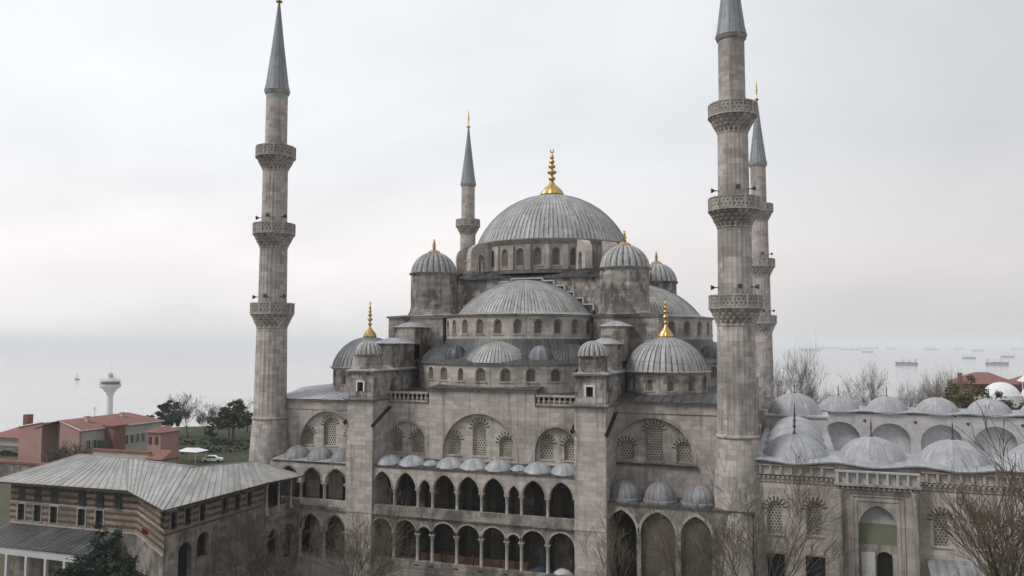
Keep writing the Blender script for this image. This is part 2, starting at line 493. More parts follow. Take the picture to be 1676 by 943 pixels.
def dup(o, loc, rz=0.0, s=1.0, label=None, parent=None):
    """copy a thing with its parts and their sub-parts"""
    c = o.copy(); COL.objects.link(c)
    if parent is None:
        c.location = loc; c.rotation_euler = (0, 0, rz); c.scale = (s, s, s)
    else: c.parent = parent
    if label: c['label'] = label
    for ch in list(o.children): dup(ch, None, parent=c)
    return c

def dup_part(o, mat, parent=None):
    """copy a part (with its sub-parts) of the same thing, moved by the matrix"""
    c = o.copy(); COL.objects.link(c)
    if parent: c.parent = parent
    c.matrix_basis = mat @ o.matrix_basis if parent is None else o.matrix_basis
    for ch in list(o.children): dup_part(ch, mat, c)
    return c

def flat_v(v): return lambda a, z, d: (a, v + d, z)
def flat_u(u): return lambda a, z, d: (u - d, a, z)
def flat_dir(p, t):
    """wall through p whose run is the unit vector t (viewer sees t pointing right)"""
    nx, ny = -t[1], t[0]
    return lambda a, z, d: (p[0] + t[0] * a + nx * d, p[1] + t[1] * a + ny * d, z)
def cyl(c, r, f0=-PI / 2):
    return lambda a, z, d: (c[0] + (r - d) * math.cos(f0 + a / r), c[1] + (r - d) * math.sin(f0 + a / r), z)

def arch(c, hw, zs, za, n=9):
    """left-to-right points of a pointed arch"""
    h = za - zs
    pts = []
    if h <= 0.02: return [(c - hw, zs), (c + hw, zs)]
    if h >= hw * 1.001:
        rr = (hw * hw + h * h) / (2 * hw)
        t1 = math.acos((rr - hw) / rr)
        for i in range(n + 1):
            t = t1 * i / n
            pts.append((c - hw + rr - rr * math.cos(t), zs + rr * math.sin(t)))
    else:
        for i in range(n + 1):
            t = PI / 2 * i / n
            pts.append((c - hw * math.cos(t), zs + h * (0.93 * math.sin(t) + 0.07 * (i / n))))
    return pts + [(2 * c - x, z) for x, z in reversed(pts[:-1])]

def panel(mb, f, a0, a1, z0, z1, ops, depth=0.4, step=3.0, mat=0, mat_rev=None, ztop=None):
    """wall sheet with real openings; ops = (centre, half width, base, spring, apex), left to right"""
    mr = mat if mat_rev is None else mat_rev
    top = ztop or (lambda a: z1)
    def strip(x0, x1, lo, hi):
        n = max(1, math.ceil((x1 - x0) / step))
        for i in range(n):
            A, B = x0 + (x1 - x0) * i / n, x0 + (x1 - x0) * (i + 1) / n
            la, lb = (lo(A), lo(B)) if callable(lo) else (lo, lo)
            ha, hb = (hi(A), hi(B)) if callable(hi) else (hi, hi)
            mb.face([f(A, la, 0), f(B, lb, 0), f(B, hb, 0), f(A, ha, 0)], [(A, la), (B, lb), (B, hb), (A, ha)], mat)
    x = a0
    for c, hw, zb, zs, za in ops:
        if c - hw > x + 1e-5: strip(x, c - hw, z0, top)
        pts = arch(c, hw, zs, za)
        for (p, q) in zip(pts, pts[1:]):
            mb.face([f(p[0], p[1], 0), f(q[0], q[1], 0), f(q[0], top(q[0]), 0), f(p[0], top(p[0]), 0)],
                    [p, q, (q[0], top(q[0])), (p[0], top(p[0]))], mat)
            mb.face([f(p[0], p[1], depth), f(q[0], q[1], depth), f(q[0], q[1], 0), f(p[0], p[1], 0)],
                    [(p[0], p[1]), (q[0], q[1]), (q[0], q[1] + depth), (p[0], p[1] + depth)], mr)
        if zb > z0 + 1e-5: strip(c - hw, c + hw, z0, zb)
        for sx in (-1, 1):
            e = c + sx * hw
            q = [f(e, zb, 0), f(e, zb, depth), f(e, zs, depth), f(e, zs, 0)]
            if sx < 0: q.reverse()
            mb.face(q, [(0, zb), (depth, zb), (depth, zs), (0, zs)], mr)
        if zb > z0 + 1e-5:
            mb.face([f(c - hw, zb, 0), f(c + hw, zb, 0), f(c + hw, zb, depth), f(c - hw, zb, depth)], None, mr)
        x = c + hw
    if a1 > x + 1e-5: strip(x, a1, z0, top)

def infill(mb, f, op, d, mat=0):
    c, hw, zb, zs, za = op
    for p, q in zip(arch(c, hw, zs, za), arch(c, hw, zs, za)[1:]):
        mb.face([f(p[0], zb, d), f(q[0], zb, d), f(q[0], q[1], d), f(p[0], p[1], d)], [(p[0], zb), (q[0], zb), q, p], mat)

def outset(op, w):
    c, hw, zb, zs, za = op
    if za - zs <= .02: return [(c - hw - w, zs + w), (c + hw + w, zs + w)]
    return arch(c, hw + w, zs, za + w)

def ring_band(mb, f, op, w0, w1, proud, mat=0, jamb=True):
    """flat moulding that follows an opening"""
    c, hw, zb, zs, za = op
    A, B = outset(op, w0), outset(op, w1)
    if jamb:
        A = [(c - hw - w0, zb)] + A + [(c + hw + w0, zb)]
        B = [(c - hw - w1, zb)] + B + [(c + hw + w1, zb)]
    for i in range(len(A) - 1):
        a, b, p, q = A[i], A[i + 1], B[i], B[i + 1]
        mb.face([f(*a, -proud), f(*b, -proud), f(*q, -proud), f(*p, -proud)], [a, b, q, p], mat)
        mb.face([f(*p, -proud), f(*q, -proud), f(*q, 0), f(*p, 0)], [p, q, q, p], mat)
        mb.face([f(*b, -proud), f(*a, -proud), f(*a, 0), f(*b, 0)], [b, a, a, b], mat)

def window(parent, f, op, d, mat='grille', red=True, name='window', sill=True):
    """window > grille, voussoirs"""
    c, hw, zb, zs, za = op
    mb = MB()
    ring_band(mb, lambda a, z, dd: f(a, z, d + dd), (c, hw - 0.14, zb, zs, za - 0.14), 0, 0.135, 0.07)
    if sill:
        fr = lambda a, z, dd: f(a, z, dd)
        mb.face([f(c - hw - .15, zb - .16, -.10), f(c + hw + .15, zb - .16, -.10), f(c + hw + .15, zb - .02, -.10), f(c - hw - .15, zb - .02, -.10)])
        mb.face([f(c - hw - .15, zb - .02, -.10), f(c + hw + .15, zb - .02, -.10), f(c + hw + .15, zb - .02, -.002), f(c - hw - .15, zb - .02, -.002)])
    w = mb.build(name, M['stone_trim'], parent)
    g = MB(); infill(g, f, op, d - 0.02); g.build('grille', M[mat], w)
    if red:
        v = MB()
        A, B = outset(op, 0.02), outset(op, 0.42)
        n = len(A)
        k = 0
        while k < n - 1:
            a, b, q, p = A[k], A[k + 1], B[k + 1], B[k]
            lerp = lambda s_, t_, w_: (s_[0] + (t_[0] - s_[0]) * w_, s_[1] + (t_[1] - s_[1]) * w_)
            a2, b2, p2, q2 = lerp(a, b, .12), lerp(a, b, .88), lerp(p, q, .12), lerp(p, q, .88)
            v.face([f(*a2, -.035), f(*b2, -.035), f(*q2, -.035), f(*p2, -.035)])
            v.face([f(*p2, -.035), f(*q2, -.035), f(*q2, .01), f(*p2, .01)])
            v.face([f(*b2, -.035), f(*b2, .01), f(*q2, .01), f(*q2, -.035)])
            v.face([f(*a2, .01), f(*a2, -.035), f(*p2, -.035), f(*p2, .01)])
            k += 2
        v.build('voussoirs', M['red_stone'], w)
    return w

def cap_profile(r, h, n=12, r0=None):
    """(r, z) of a dome cap of base radius r and rise h"""
    out = []
    if h < r:
        rs = (r * r + h * h) / (2 * h)
        pm = math.asin(min(1, r / rs))
        for i in range(n + 1):
            p = pm * (1 - i / n)
            out.append((rs * math.sin(p), rs * math.cos(p) - (rs - h)))
    else:
        for i in range(n + 1):
            t = PI / 2 * i / n
            out.append((r * math.cos(t), h * math.sin(t)))
    out[-1] = (0.0, out[-1][1])
    return out

def dome(mb, c, z0, r, h, ribs, rib_h=0.07, a0=0.0, a1=2 * PI, mat=0, skirt=0.0, n=12, lobes=False):
    prof = [(q[0], q[1] + z0) for q in cap_profile(r, h, n)]
    if skirt: prof = [(r + skirt, z0 - 0.25 * skirt)] + prof
    ang, uu, bump = [], [], []
    w = (a1 - a0) / ribs
    for i in range(ribs):
        s0 = a0 + w * i
        if lobes:
            for k in range(4):
                ang.append(s0 + w * k / 4); uu.append(i + k / 4); bump.append(-rib_h * (1 - math.sin(PI * k / 4)))
        else:
            for k, b in ((0, 1), (.10, 0), (.5, 0), (.90, 0)):
                ang.append(s0 + w * k); uu.append(i + k); bump.append(rib_h * b)
    ang.append(a1); uu.append(ribs); bump.append(bump[0])
    L = [0.0]
    for i in range(1, len(prof)):
        L.append(L[-1] + math.hypot(prof[i][0] - prof[i - 1][0], prof[i][1] - prof[i - 1][1]))
    for i in range(len(ang) - 1):
        for k in range(len(prof) - 1):
            q, uv = [], []
            for (ii, kk) in ((i, k), (i + 1, k), (i + 1, k + 1), (i, k + 1)):
                rr, zz = prof[kk]
                if rr < 1e-4 and ii == i + 1: continue
                fade = min(1, rr / (r * .35))
                rr2 = max(0, rr + bump[ii] * fade)
                q.append((c[0] + rr2 * math.cos(ang[ii]), c[1] + rr2 * math.sin(ang[ii]), zz)); uv.append((uu[ii], L[kk]))
            mb.face(q, uv, mat)

def alem(name, c, z, h, w, parent, mat='gold', bulb=True):
    """finial: gadrooned bulb, a stem of knops and a crescent"""
    mb = MB()
    if bulb:
        pr = [(w * .5, 0), (w * .56, h * .03), (w * .50, h * .09), (w * .34, h * .17), (w * .16, h * .24), (w * .09, h * .30)]
    else:
        pr = [(w * .42, 0), (w * .30, h * .04), (w * .14, h * .12), (w * .09, h * .25)]
    z1 = pr[-1][1]
    for zc, rr in ((.36, .17), (.49, .22), (.61, .17), (.71, .13), (.80, .10)):
        for dz, k in ((-.045, .35), (-.03, .8), (0, 1), (.03, .8), (.045, .35)):
            pr.append((max(w * rr * k, w * .045), h * (zc + dz)))
    pr += [(w * .035, h * .88), (0, h * .9)]
    pr = [(r_, z_ + z) for r_, z_ in pr]
    mb.lathe(pr, 32, c, mod=(lambda k, a, r_: r_ * (1 - .07 * (0.5 + 0.5 * math.cos(16 * a))) if k < 4 else r_) if bulb else None)
    pts = [(c[0] + math.sin(t) * w * .085, c[1], z + h * .94 - math.cos(t) * h * .04) for t in [PI * (-.85 + 1.7 * i / 8) for i in range(9)]]
    mb.tube(pts, [w * .012 + w * .028 * math.sin(PI * i / 8) for i in range(9)], 5)
    return mb.build(name, M[mat], parent)

def column(parent, x, y, z0, z1, r=0.2, name='column', mat='marble'):
    mb = MB()
    mb.box(x - r * 1.5, x + r * 1.5, y - r * 1.5, y + r * 1.5, z0, z0 + .18)
    mb.lathe([(r * 1.25, z0 + .18), (r * 1.25, z0 + .3), (r, z0 + .36), (r * .9, z1 - .55), (r * 1.05, z1 - .5), (r * 1.5, z1 - .15)], 12, (x, y))
    mb.box(x - r * 1.6, x + r * 1.6, y - r * 1.6, y + r * 1.6, z1 - .15, z1)
    return mb.build(name, M[mat], parent)
# ==STRUCTURE==
# ------------------------------------------------------------------ ground, sea, haze
def land_z(x, y):
    d = y + (0.0 if x > 0 else -x * 0.06) + max(0.0, -x - 175) * 1.1
    edge = 150 + 45 * math.sin(x * 0.011 + 0.6) + 18 * math.sin(x * 0.037)
    t = max(0.0, min(1.0, (d - edge) / 170))
    z = 0.6 - 36.6 * (t * t * (3 - 2 * t))
    if y < -8: z -= min(3.0, (-8 - y) * 0.03)
    return z + 0.25 * math.sin(x * .07) * math.sin(y * .06)
mb = MB()
xs = [-1500, -1100, -850, -700] + [-600 + 15 * i for i in range(81)] + [700, 850, 1100, 1500]
ys = [-420, -300] + [-220 + 13 * i for i in range(48)] + [460, 600]
for i in range(len(xs) - 1):
    for j in range(len(ys) - 1):
        q = [(xs[i], ys[j]), (xs[i + 1], ys[j]), (xs[i + 1], ys[j + 1]), (xs[i], ys[j + 1])]
        mb.face([(x, y, land_z(x, y)) for x, y in q])
tag(mb.build('ground', M['ground']), kind='structure')
mb = MB()
SEA = -30.0
S_ = 42000
mb.face([(-S_, -S_, SEA), (S_, -S_, SEA), (S_, S_, SEA), (-S_, S_, SEA)])
tag(mb.build('sea', M['sea'], weld=False), kind='structure')
mb = MB()                                                        # park lawn behind the mosque
for i in range(14):
    for j in range(10):
        q = [(-150 + 9 * (i + a), 56 + 9 * (j + b)) for a, b in ((0, 0), (1, 0), (1, 1), (0, 1))]
        mb.face([(x, y, land_z(x, y) + 0.06) for x, y in q])
tag(mb.build('lawn', M['lawn']), kind='structure')

hz = MB()
hz.box(-S_ - 400, S_ + 400, -S_ - 400, S_ + 400, -37.5, 76)
haze = tag(hz.build('haze', [], weld=False), kind='stuff')
hm = bpy.data.materials.new('haze')
hm.use_nodes = True
hn = hm.node_tree.nodes
hn.remove(hn['Principled BSDF'])
hv = hn.new('ShaderNodeVolumePrincipled')
hv.inputs['Color'].default_value = (0.97, 0.98, 1.0, 1)
hv.inputs['Density'].default_value = HAZE
hm.node_tree.links.new(hv.outputs['Volume'], hn['Material Output'].inputs['Volume'])
haze.data.materials.append(hm)

# ------------------------------------------------------------------ the mosque
mosque = thing('mosque', 'grey stone domed mosque with gilded finials between four tall minarets', 'mosque', (0, 30, 0))
CX, CY = 0.0, 27.3                       # centre of the great dome

def cornice(mb, f, a0, a1, z, h=0.35, out=0.28, step=3.0, ztop=None):
    n = max(1, math.ceil((a1 - a0) / step))
    for i in range(n):
        A, B = a0 + (a1 - a0) * i / n, a0 + (a1 - a0) * (i + 1) / n
        for (za, da, zb, db) in ((z, -.02, z + h * .5, -out * .6), (z + h * .5, -out * .6, z + h, -out), (z + h, -out, z + h + .04, .3)):
            mb.face([f(A, za, da), f(B, za, da), f(B, zb, db), f(A, zb, db)], [(A, za), (B, za), (B, zb + .01), (A, zb + .01)])
        mb.face([f(B, z, -.02), f(A, z, -.02), f(A, z, .2), f(B, z, .2)])
    for e, sg in ((a0, 1), (a1, -1)):
        q = [f(e, z, .2), f(e, z, -.02), f(e, z + h * .5, -out * .6), f(e, z + h, -out), f(e, z + h + .04, .2)]
        mb.face(q if sg < 0 else list(reversed(q)))

# --- upper facade wall, middle bay
VM = 0.6
fm = flat_v(VM)
mb = MB()
mid_arches = [(-9.05, 2.45, 14.2, 15.6, 18.2), (-0.35, 4.25, 14.2, 15.0, 19.3), (8.38, 2.36, 14.2, 15.6, 18.2)]
panel(mb, fm, -11.4, -6.3, 3.0, 20.25, mid_arches[:1], 0.45)
panel(mb, fm, -6.3, 6.0, 3.0, 21.6, mid_arches[1:2], 0.45)
panel(mb, fm, 6.0, 11.4, 3.0, 20.25, mid_arches[2:], 0.45)
win_mid = {0: [(-10.5, .72, 14.75, 16.2, 17.0), (-7.85, .72, 14.75, 16.2, 17.0)],
           1: [(-3.35, .74, 14.75, 16.2, 17.0), (-0.45, .80, 14.75, 17.6, 18.5), (2.6, .74, 14.75, 16.2, 17.0)],
           2: [(7.15, .74, 14.75, 16.2, 17.0), (9.85, .74, 14.75, 16.2, 17.0)]}
for k, (c, hw, zb, zs, za) in enumerate(mid_arches):
    panel(mb, flat_v(VM + .45), c - hw - .1, c + hw + .1, zb, za + .1, win_mid[k], 0.35)
mb.box(-6.3, -6.28, VM + .02, VM + 1.0, 20.25, 21.6); mb.box(5.98, 6.0, VM + .02, VM + 1.0, 20.25, 21.6)
facade = mb.build('facade_wall', M['stone'], mosque)
for k in win_mid:
    for op in win_mid[k]: window(mosque, flat_v(VM + .45), op, 0.35)
mb = MB()
for op in mid_arches: ring_band(mb, fm, op, 0.0, 0.28, 0.06, jamb=True)
cornice(mb, fm, -6.45, 6.15, 21.6, 0.32, 0.3)
cornice(mb, fm, -11.4, -6.46, 20.2, 0.22, 0.2); cornice(mb, fm, 6.16, 11.4, 20.2, 0.22, 0.2)
mb.build('moulding', M['stone_trim'], mosque)
for x0, x1 in ((-11.35, -6.45), (6.15, 11.35)):                  # balustrades at both ends of the raised wall
    mb = MB()
    mb.box(x0, x1, VM - .08, VM + .3, 21.28, 21.5)
    mb.box(x0, x1, VM - .08, VM + .3, 20.44, 20.56)
    bal = mb.build('balustrade', M['stone_trim'], mosque)
    for i in range(9):
        bx = x0 + .28 + i * (x1 - x0 - .56) / 8
        b = MB(); b.lathe([(.09, 20.56), (.15, 20.7), (.15, 20.85), (.08, 20.98), (.13, 21.15), (.1, 21.28)], 8, (bx, VM + .1)); b.build('baluster', M['stone_trim'], bal)

# --- wing walls with their large blind arches
def wing(f, a0, a1, ztop, ar, wins, mat='stone'):
    mb = MB()
    panel(mb, f, a0, a1, 3.0, ztop, [ar], 0.45)
    c, hw, zb, zs, za = ar
    g = lambda a, z, d: f(a, z, d + .45)
    panel(mb, g, c - hw - .1, c + hw + .1, zb, za + .1, wins, 0.35)
    mb.build('wing_wall', M[mat], mosque)
    for op in wins: window(mosque, g, op, 0.35)
    mb = MB()
    ring_band(mb, f, ar, 0, .3, .06)
    cornice(mb, f, a0, a1, ztop - .02, .3, .3)
    cornice(mb, f, a0 + .1, a1 - .1, ztop - .95, .12, .1)
    mb.build('moulding', M['stone_trim'], mosque)
wing(flat_v(0.9), -26.2, -14.3, 20.0, (-19.4, 3.7, 14.7, 15.2, 19.0),
     [(-22.35, .80, 15.0, 16.1, 16.8), (-19.35, .82, 15.0, 17.3, 18.2), (-16.4, .80, 15.0, 16.1, 16.8)])
wing(flat_v(1.9), 13.9, 25.8, 20.65, (18.15, 4.2, 14.75, 15.2, 19.35),
     [(15.45, .80, 15.0, 16.3, 17.0), (18.35, .86, 15.0, 17.9, 18.8), (21.35, .80, 15.0, 16.3, 17.0)])
mb = MB(); mb.box(13.8, 22.7, 1.62, 2.4, 14.52, 14.74); mb.build('sill_ledge', M['lead_dark'], mosque)

# --- hall body behind the facade and its lead roof
mb = MB()
mb.box(-25.9, 25.6, 3.0, 57.0, 0, 20.3)
mb.box(-11.3, 11.3, 1.45, 3.2, 0, 20.9)
mb.build('hall_wall', M['stone_upper'], mosque)
mb = MB()
def slab(pts, mat=0, ribs=0, uvs=None):
    mb.face(pts, uvs, mat)
def sheet(a, b, c, d, n):
    """roof sheet: eave a-b, top d-c, seams running up the slope"""
    A, B, C_, D = map(Vector, (a, b, c, d))
    L = ((D - A).length + (C_ - B).length) / 2
    for i in range(n):
        s, t = i / n, (i + 1) / n
        p, q, r, u = A.lerp(B, s), A.lerp(B, t), D.lerp(C_, t), D.lerp(C_, s)
        if (r - u).length < 1e-4: mb.face([p, q, r], [(i, 0), (i + 1, 0), (i + .5, L)])
        else: mb.face([p, q, r, u], [(i, 0), (i + 1, 0), (i + 1, L), (i, L)])
        if i:
            up = Vector((0, 0, .04)); e = (q - p).normalized() * .05
            mb.face([p - e, p + up, u + up, u - e], [(i, 0), (i, 0), (i, L), (i, L)])
            mb.face([p + up, p + e, u + e, u + up], [(i, 0), (i, 0), (i, L), (i, L)])
sheet((-26.4, 0.5, 20.36), (-14.2, 0.5, 20.36), (-14.2, 6.0, 21.4), (-26.4, 6.0, 21.4), 14)
sheet((-26.4, 6.0, 21.4), (-14.2, 6.0, 21.4), (-14.2, 20, 21.6), (-26.4, 20, 21.6), 14)
sheet((-26.4, 20.0, 21.6), (26.2, 20.0, 21.6), (26.2, 57, 21.6), (-26.4, 57, 21.6), 50)
mb.build('roof', M['lead_gallery'], mosque)
mb = MB()
sheet((14.2, 1.5, 20.98), (26.1, 1.5, 20.98), (26.1, 5.5, 21.7), (14.2, 5.5, 21.7), 12)
sheet((14.2, 5.5, 21.7), (26.1, 5.5, 21.7), (26.1, 20, 21.75), (14.2, 20, 21.75), 12)
sheet((-6.5, .2, 21.98), (6.2, .2, 21.98), (6.2, 6, 22.45), (-6.5, 6, 22.45), 14)
sheet((-14.2, 1.2, 21.3), (-6.5, 1.2, 21.3), (-6.5, 20, 22.5), (-14.2, 20, 22.5), 8)
sheet((6.2, 1.2, 21.3), (14.2, 1.2, 21.3), (14.2, 20, 22.5), (6.2, 20, 22.5), 8)
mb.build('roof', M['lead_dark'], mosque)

# --- buttresses with turrets, stepped piers
for sx in (-1, 1):
    x0, x1 = sorted((sx * 11.3, sx * 14.5))
    mb = MB()
    mb.box(x0, x1, -3.05, 2.2, 0, 20.6)
    mb.box(x0 - .05, x1 + .05, -3.1, 2.2, 8.6, 8.8)
    mb.build('buttress', M['stone'], mosque)
    mb = MB()
    ff = flat_v(-2.95)
    op = ((x0 + x1) / 2 - .05, .36, 21.65, 22.65, 22.65)
    panel(mb, ff, x0 + .05, x1 - .05, 20.9, 23.75, [op], .5)
    mb.box(x0 + .05, x1 - .05, -2.35, 9.0, 20.9, 23.74)
    mb.box(x0 + .05, x0 + .3, -2.94, -2.3, 20.9, 23.74); mb.box(x1 - .3, x1 - .05, -2.94, -2.3, 20.9, 23.74)
    blk = mb.build('buttress_block', M['stone_upper'], mosque)
    w = MB(); ring_band(w, ff, op, 0, .16, .03); w.build('opening_frame', M['white'], blk)
    w = MB(); infill(w, ff, op, .5); w.build('dark_opening', M['dark'], blk)
    mb = MB()
    mb.box(x0 - .2, x1 + .2, -3.3, 2.2, 20.6, 20.75); mb.box(x0 - .35, x1 + .35, -3.45, 2.3, 20.75, 20.95)
    mb.box(x0 - .2, x1 + .2, -3.2, 8.9, 23.75, 23.9)
    mb.build('cornice', M['lead_porch'], blk)
    mb = MB(); mb.hip(x0 - .25, x1 + .25, -3.25, 9.0, 23.9, 24.35, inset=1.2); mb.build('lead_cap', M['lead_gallery'], blk)
    # octagonal turret with a ribbed dome
    tx, ty = sx * 12.85, -1.5
    mb = MB()
    oc = [(tx + 1.48 * math.cos(R(22.5 + 45 * k)), ty + 1.48 * math.sin(R(22.5 + 45 * k))) for k in range(8)]
    mb.prism(oc, 23.95, 25.65)
    mb.lathe([(1.5, 25.45), (1.68, 25.62), (1.7, 25.72)], 8, (tx, ty), angles=[R(22.5 + 45 * k) for k in range(9)])
    tur = mb.build('turret', M['stone_upper'], mosque)
    mb = MB(); dome(mb, (tx, ty), 25.72, 1.5, 1.5, 16, .16, lobes=True, skirt=.15); mb.build('turret_dome', M['lead'], tur)
    # stepped piers climbing to the weight tower
    for (q0, q1, y0, y1, zb, zt, zr) in ((11.6, 14.0, 2.0, 9.0, 22, 26.75, 27.55), (11.6, 14.3, 7.5, 13.0, 25, 28.75, 29.5)):
        a, b = sorted((sx * q0, sx * q1))
        mb = MB(); mb.box(a, b, y0, y1, zb, zt); mb.box(a - .12, b + .12, y0 - .12, y1, zt, zt + .14)
        st = mb.build('stepped_pier', M['stone_upper'], mosque)
        mb = MB(); mb.hip(a - .2, b + .2, y0 - .2, y1, zt + .14, zr, inset=1.35); mb.build('lead_cap', M['lead_gallery'], st)
    # diagonal rain gutters on the buttress sides
    for (gx, y0, z0, y1, z1) in ((x1 + .14, .9, 19.9, -3.3, 18.0), (x0 - .14, .6, 19.9, -3.3, 18.2)):
        mb = MB()
        for dx in (-.14, .14):
            mb.tube([(gx + dx, y0, z0), (gx + dx, y1, z1)], [.11, .11], 4)
        mb.tube([(gx, y0, z0 - .14), (gx, y1, z1 - .14)], [.13, .13], 4)
        mb.build('gutter', M['gutter'], mosque)

# --- weight towers at the four corners of the dome square
for sx in (-1, 1):
    for sy in (-1, 1):
        tx, ty = CX + sx * 12.75, CY + sy * 11.9
        mb = MB()
        a, b = sorted((sx * 9.7, sx * 17.4)); c, d = sorted((CY + sy * 8.6, CY + sy * 15.6))
        mb.box(a, b, c, d, 21, 30.1)
        mb.box(a - .2, b + .2, c - .2, d + .2, 30.1, 30.32)
        base = mb.build('tower_base', M['stone_upper'], mosque)
        mb = MB()
        oc = [R(22.5 + 45 * k) for k in range(9)]
        mb.lathe([(4.0, 30.32), (3.4, 30.55), (3.12, 31.1), (3.03, 31.6)], 8, (tx, ty), angles=oc)
        mb.build('tower_plinth', M['stone_upper'], base)
        mb = MB(); mb.hip(a - .3, b + .3, c - .3, d + .3, 30.32, 30.6, inset=2.2)
        mb.build('lead_cap', M['lead_dark'], base)
        mb = MB()
        mb.lathe([(3.02, 30.4), (3.02, 35.75), (3.25, 35.95), (3.3, 36.1), (0, 36.15)], 8, (tx, ty), angles=oc, uoff=1.0)
        tw = mb.build('weight_tower', M['stone_upper'], mosque)
        mb = MB(); dome(mb, (tx, ty), 36.12, 3.05, 2.85, 22, .2, lobes=True, skirt=.25); mb.build('tower_dome', M['lead'], tw)
        alem('finial', (tx, ty), 38.85, 1.9, 1.5, tw)

# --- square under the dome, drum, great dome
mb = MB()
mb.box(-10.6, 10.6, CY - 9.9, CY + 9.9, 22, 35.4)
mb.box(-9.9, 9.9, CY - 10.6, CY + 10.6, 22, 35.4)
mb.build('dome_base_wall', M['stone_upper'], mosque)
mb = MB()
for k in range(4):
    a = k * PI / 2
    rot = lambda p: (CX + p[0] * math.cos(a) - p[1] * math.sin(a), CY + p[0] * math.sin(a) + p[1] * math.cos(a), p[2])
    mb.face([rot(p) for p in ((-11, -10.9, 35.4), (11, -10.9, 35.4), (10, -9.6, 36.2), (-10, -9.6, 36.2))], [(0, 0), (22, 0), (21, 1.3), (1, 1.3)])
    mb.face([rot(p) for p in ((11, -10.9, 35.4), (-11, -10.9, 35.4), (-11, -10.9, 35.2), (11, -10.9, 35.2))][::-1])
mb.lathe([(11.1, 35.9), (11.0, 36.35), (10.6, 36.5)], 64, (CX, CY))
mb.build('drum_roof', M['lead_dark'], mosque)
RD = 10.6
fd = cyl((CX, CY), RD)
mb = MB()
per = 2 * PI * RD
ops = [(per * (i + .5) / 28, .58, 36.95, 38.55, 39.25) for i in range(28)]
panel(mb, fd, 0, per, 36.3, 40.2, ops, .45, .6)
mb.build('drum', M['stone'], mosque)
for op in ops:
    if math.sin(-PI / 2 + op[0] / RD) < 0.35 or math.cos(-PI / 2 + op[0] / RD) > 0.4:
        window(mosque, fd, op, .3, 'grille_dim', False, 'drum_window')
mb = MB()
for i in range(28):
    a = -PI / 2 + 2 * PI * i / 28
    pts = [(CX + r_ * math.cos(a + t), CY + r_ * math.sin(a + t)) for r_, t in ((RD - .1, -.035), (RD + .32, -.033), (RD + .32, .033), (RD - .1, .035))]
    mb.prism(pts, 36.4, 39.6)
mb.lathe([(RD + .02, 39.75), (RD + .25, 39.95), (RD + .5, 40.2), (RD + .55, 40.38), (RD - .2, 40.45)], 96, (CX, CY))
mb.build('drum_pilaster', M['stone_trim'], mosque)
for k in range(4):                                               # flying buttresses over the corners
    for off in (-.16, .16):
        a = PI / 4 + k * PI / 2 + off
        mb = MB()
        L = lambda r_, z, w: (CX + r_ * math.cos(a) - w * math.sin(a), CY + r_ * math.sin(a) + w * math.cos(a), z)
        out = [(RD - .1, 36.3), (RD + .9, 36.3), (RD + .95, 37.6), (RD + 1.2, 38.3), (RD + 1.7, 38.65), (RD + 2.1, 38.1), (RD + 2.2, 36.3), (RD + 3.2, 36.3),
               (RD + 3.2, 38.6), (RD + 2.9, 39.4), (RD + 2.2, 39.9), (RD - .1, 40.3)]
        for w0, rev in ((-.5, False), (.5, True)):
            f_ = [L(r_, z, w0) for r_, z in out]
            lo, hi = f_[:5] + f_[10:], f_[4:11]
            for q in (lo, hi): mb.face(q if not rev else q[::-1])
        for i in range(len(out)):
            p, q = out[i], out[(i + 1) % len(out)]
            mb.face([L(p[0], p[1], .5), L(q[0], q[1], .5), L(q[0], q[1], -.5), L(p[0], p[1], -.5)])
        mb.build('flying_buttress', M['stone'], mosque)
mb = MB()
dome(mb, (CX, CY), 40.42, RD + .05, 7.45, 104, .05, skirt=.55, n=20)
gd = mb.build('great_dome', M['lead'], mosque)
alem('finial', (CX, CY), 47.75, 7.0, 3.1, gd)

# --- semi-domes on three sides (built on the facade side, then copied round the dome)
side = []
SC = (0.0, 15.3)
mb = MB()
steps = [(8.6, 31.0), (8.6, 31.7), (7.3, 31.7), (7.3, 32.5), (6.1, 32.5), (6.1, 33.3), (4.9, 33.3), (4.9, 34.1), (3.5, 34.1), (3.5, 34.75), (2.0, 34.75), (2.0, 35.1)]
poly = [(-9.6, 29.5), (9.6, 29.5), (9.6, 31.0)] + steps + [(-x, z) for x, z in reversed(steps)] + [(-9.6, 31.0)]
n_ = len(poly)
for i in range(0, len(steps), 2):                                # step by step so every face is convex
    z1 = steps[i + 1][1]; xx = steps[i][0]
    mb.box(-xx, xx, 16.0, 17.0, 29.5 if i == 0 else steps[i - 1][1], z1)
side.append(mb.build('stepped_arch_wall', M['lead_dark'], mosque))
mb = MB()
for s_ in (-1, 1):
    for i in range(0, len(steps) - 1, 2):
        x_, za_ = steps[i][0], steps[i][1]; zt_ = steps[i + 1][1]
        xn = steps[i + 2][0] if i + 2 < len(steps) else 0.0
        a, b = sorted((s_ * (x_ + .04), s_ * (xn - .04))); mb.box(a, b, 15.9, 17.05, zt_, zt_ + .16)
        a, b = sorted((s_ * (x_ + .005), s_ * (x_ + .15))); mb.box(a, b, 15.9, 17.05, za_ + .0, zt_ + .16)
side.append(mb.build('step_coping', M['greywhite'], mosque))
mb = MB()
dome(mb, SC, 30.62, 8.35, 4.3, 60, .05, PI, 2 * PI, skirt=1.7, n=14)
side.append(mb.build('semi_dome', M['lead'], mosque))
RS = 9.9
fs = cyl(SC, RS)
half = PI * RS / 2
ops = [(half * (i - 6) / 6.6, .52, 28.05, 29.15, 29.75) for i in range(13)]
mb = MB()
panel(mb, fs, -half, half, 27.2, 30.2, ops, .4, .6)
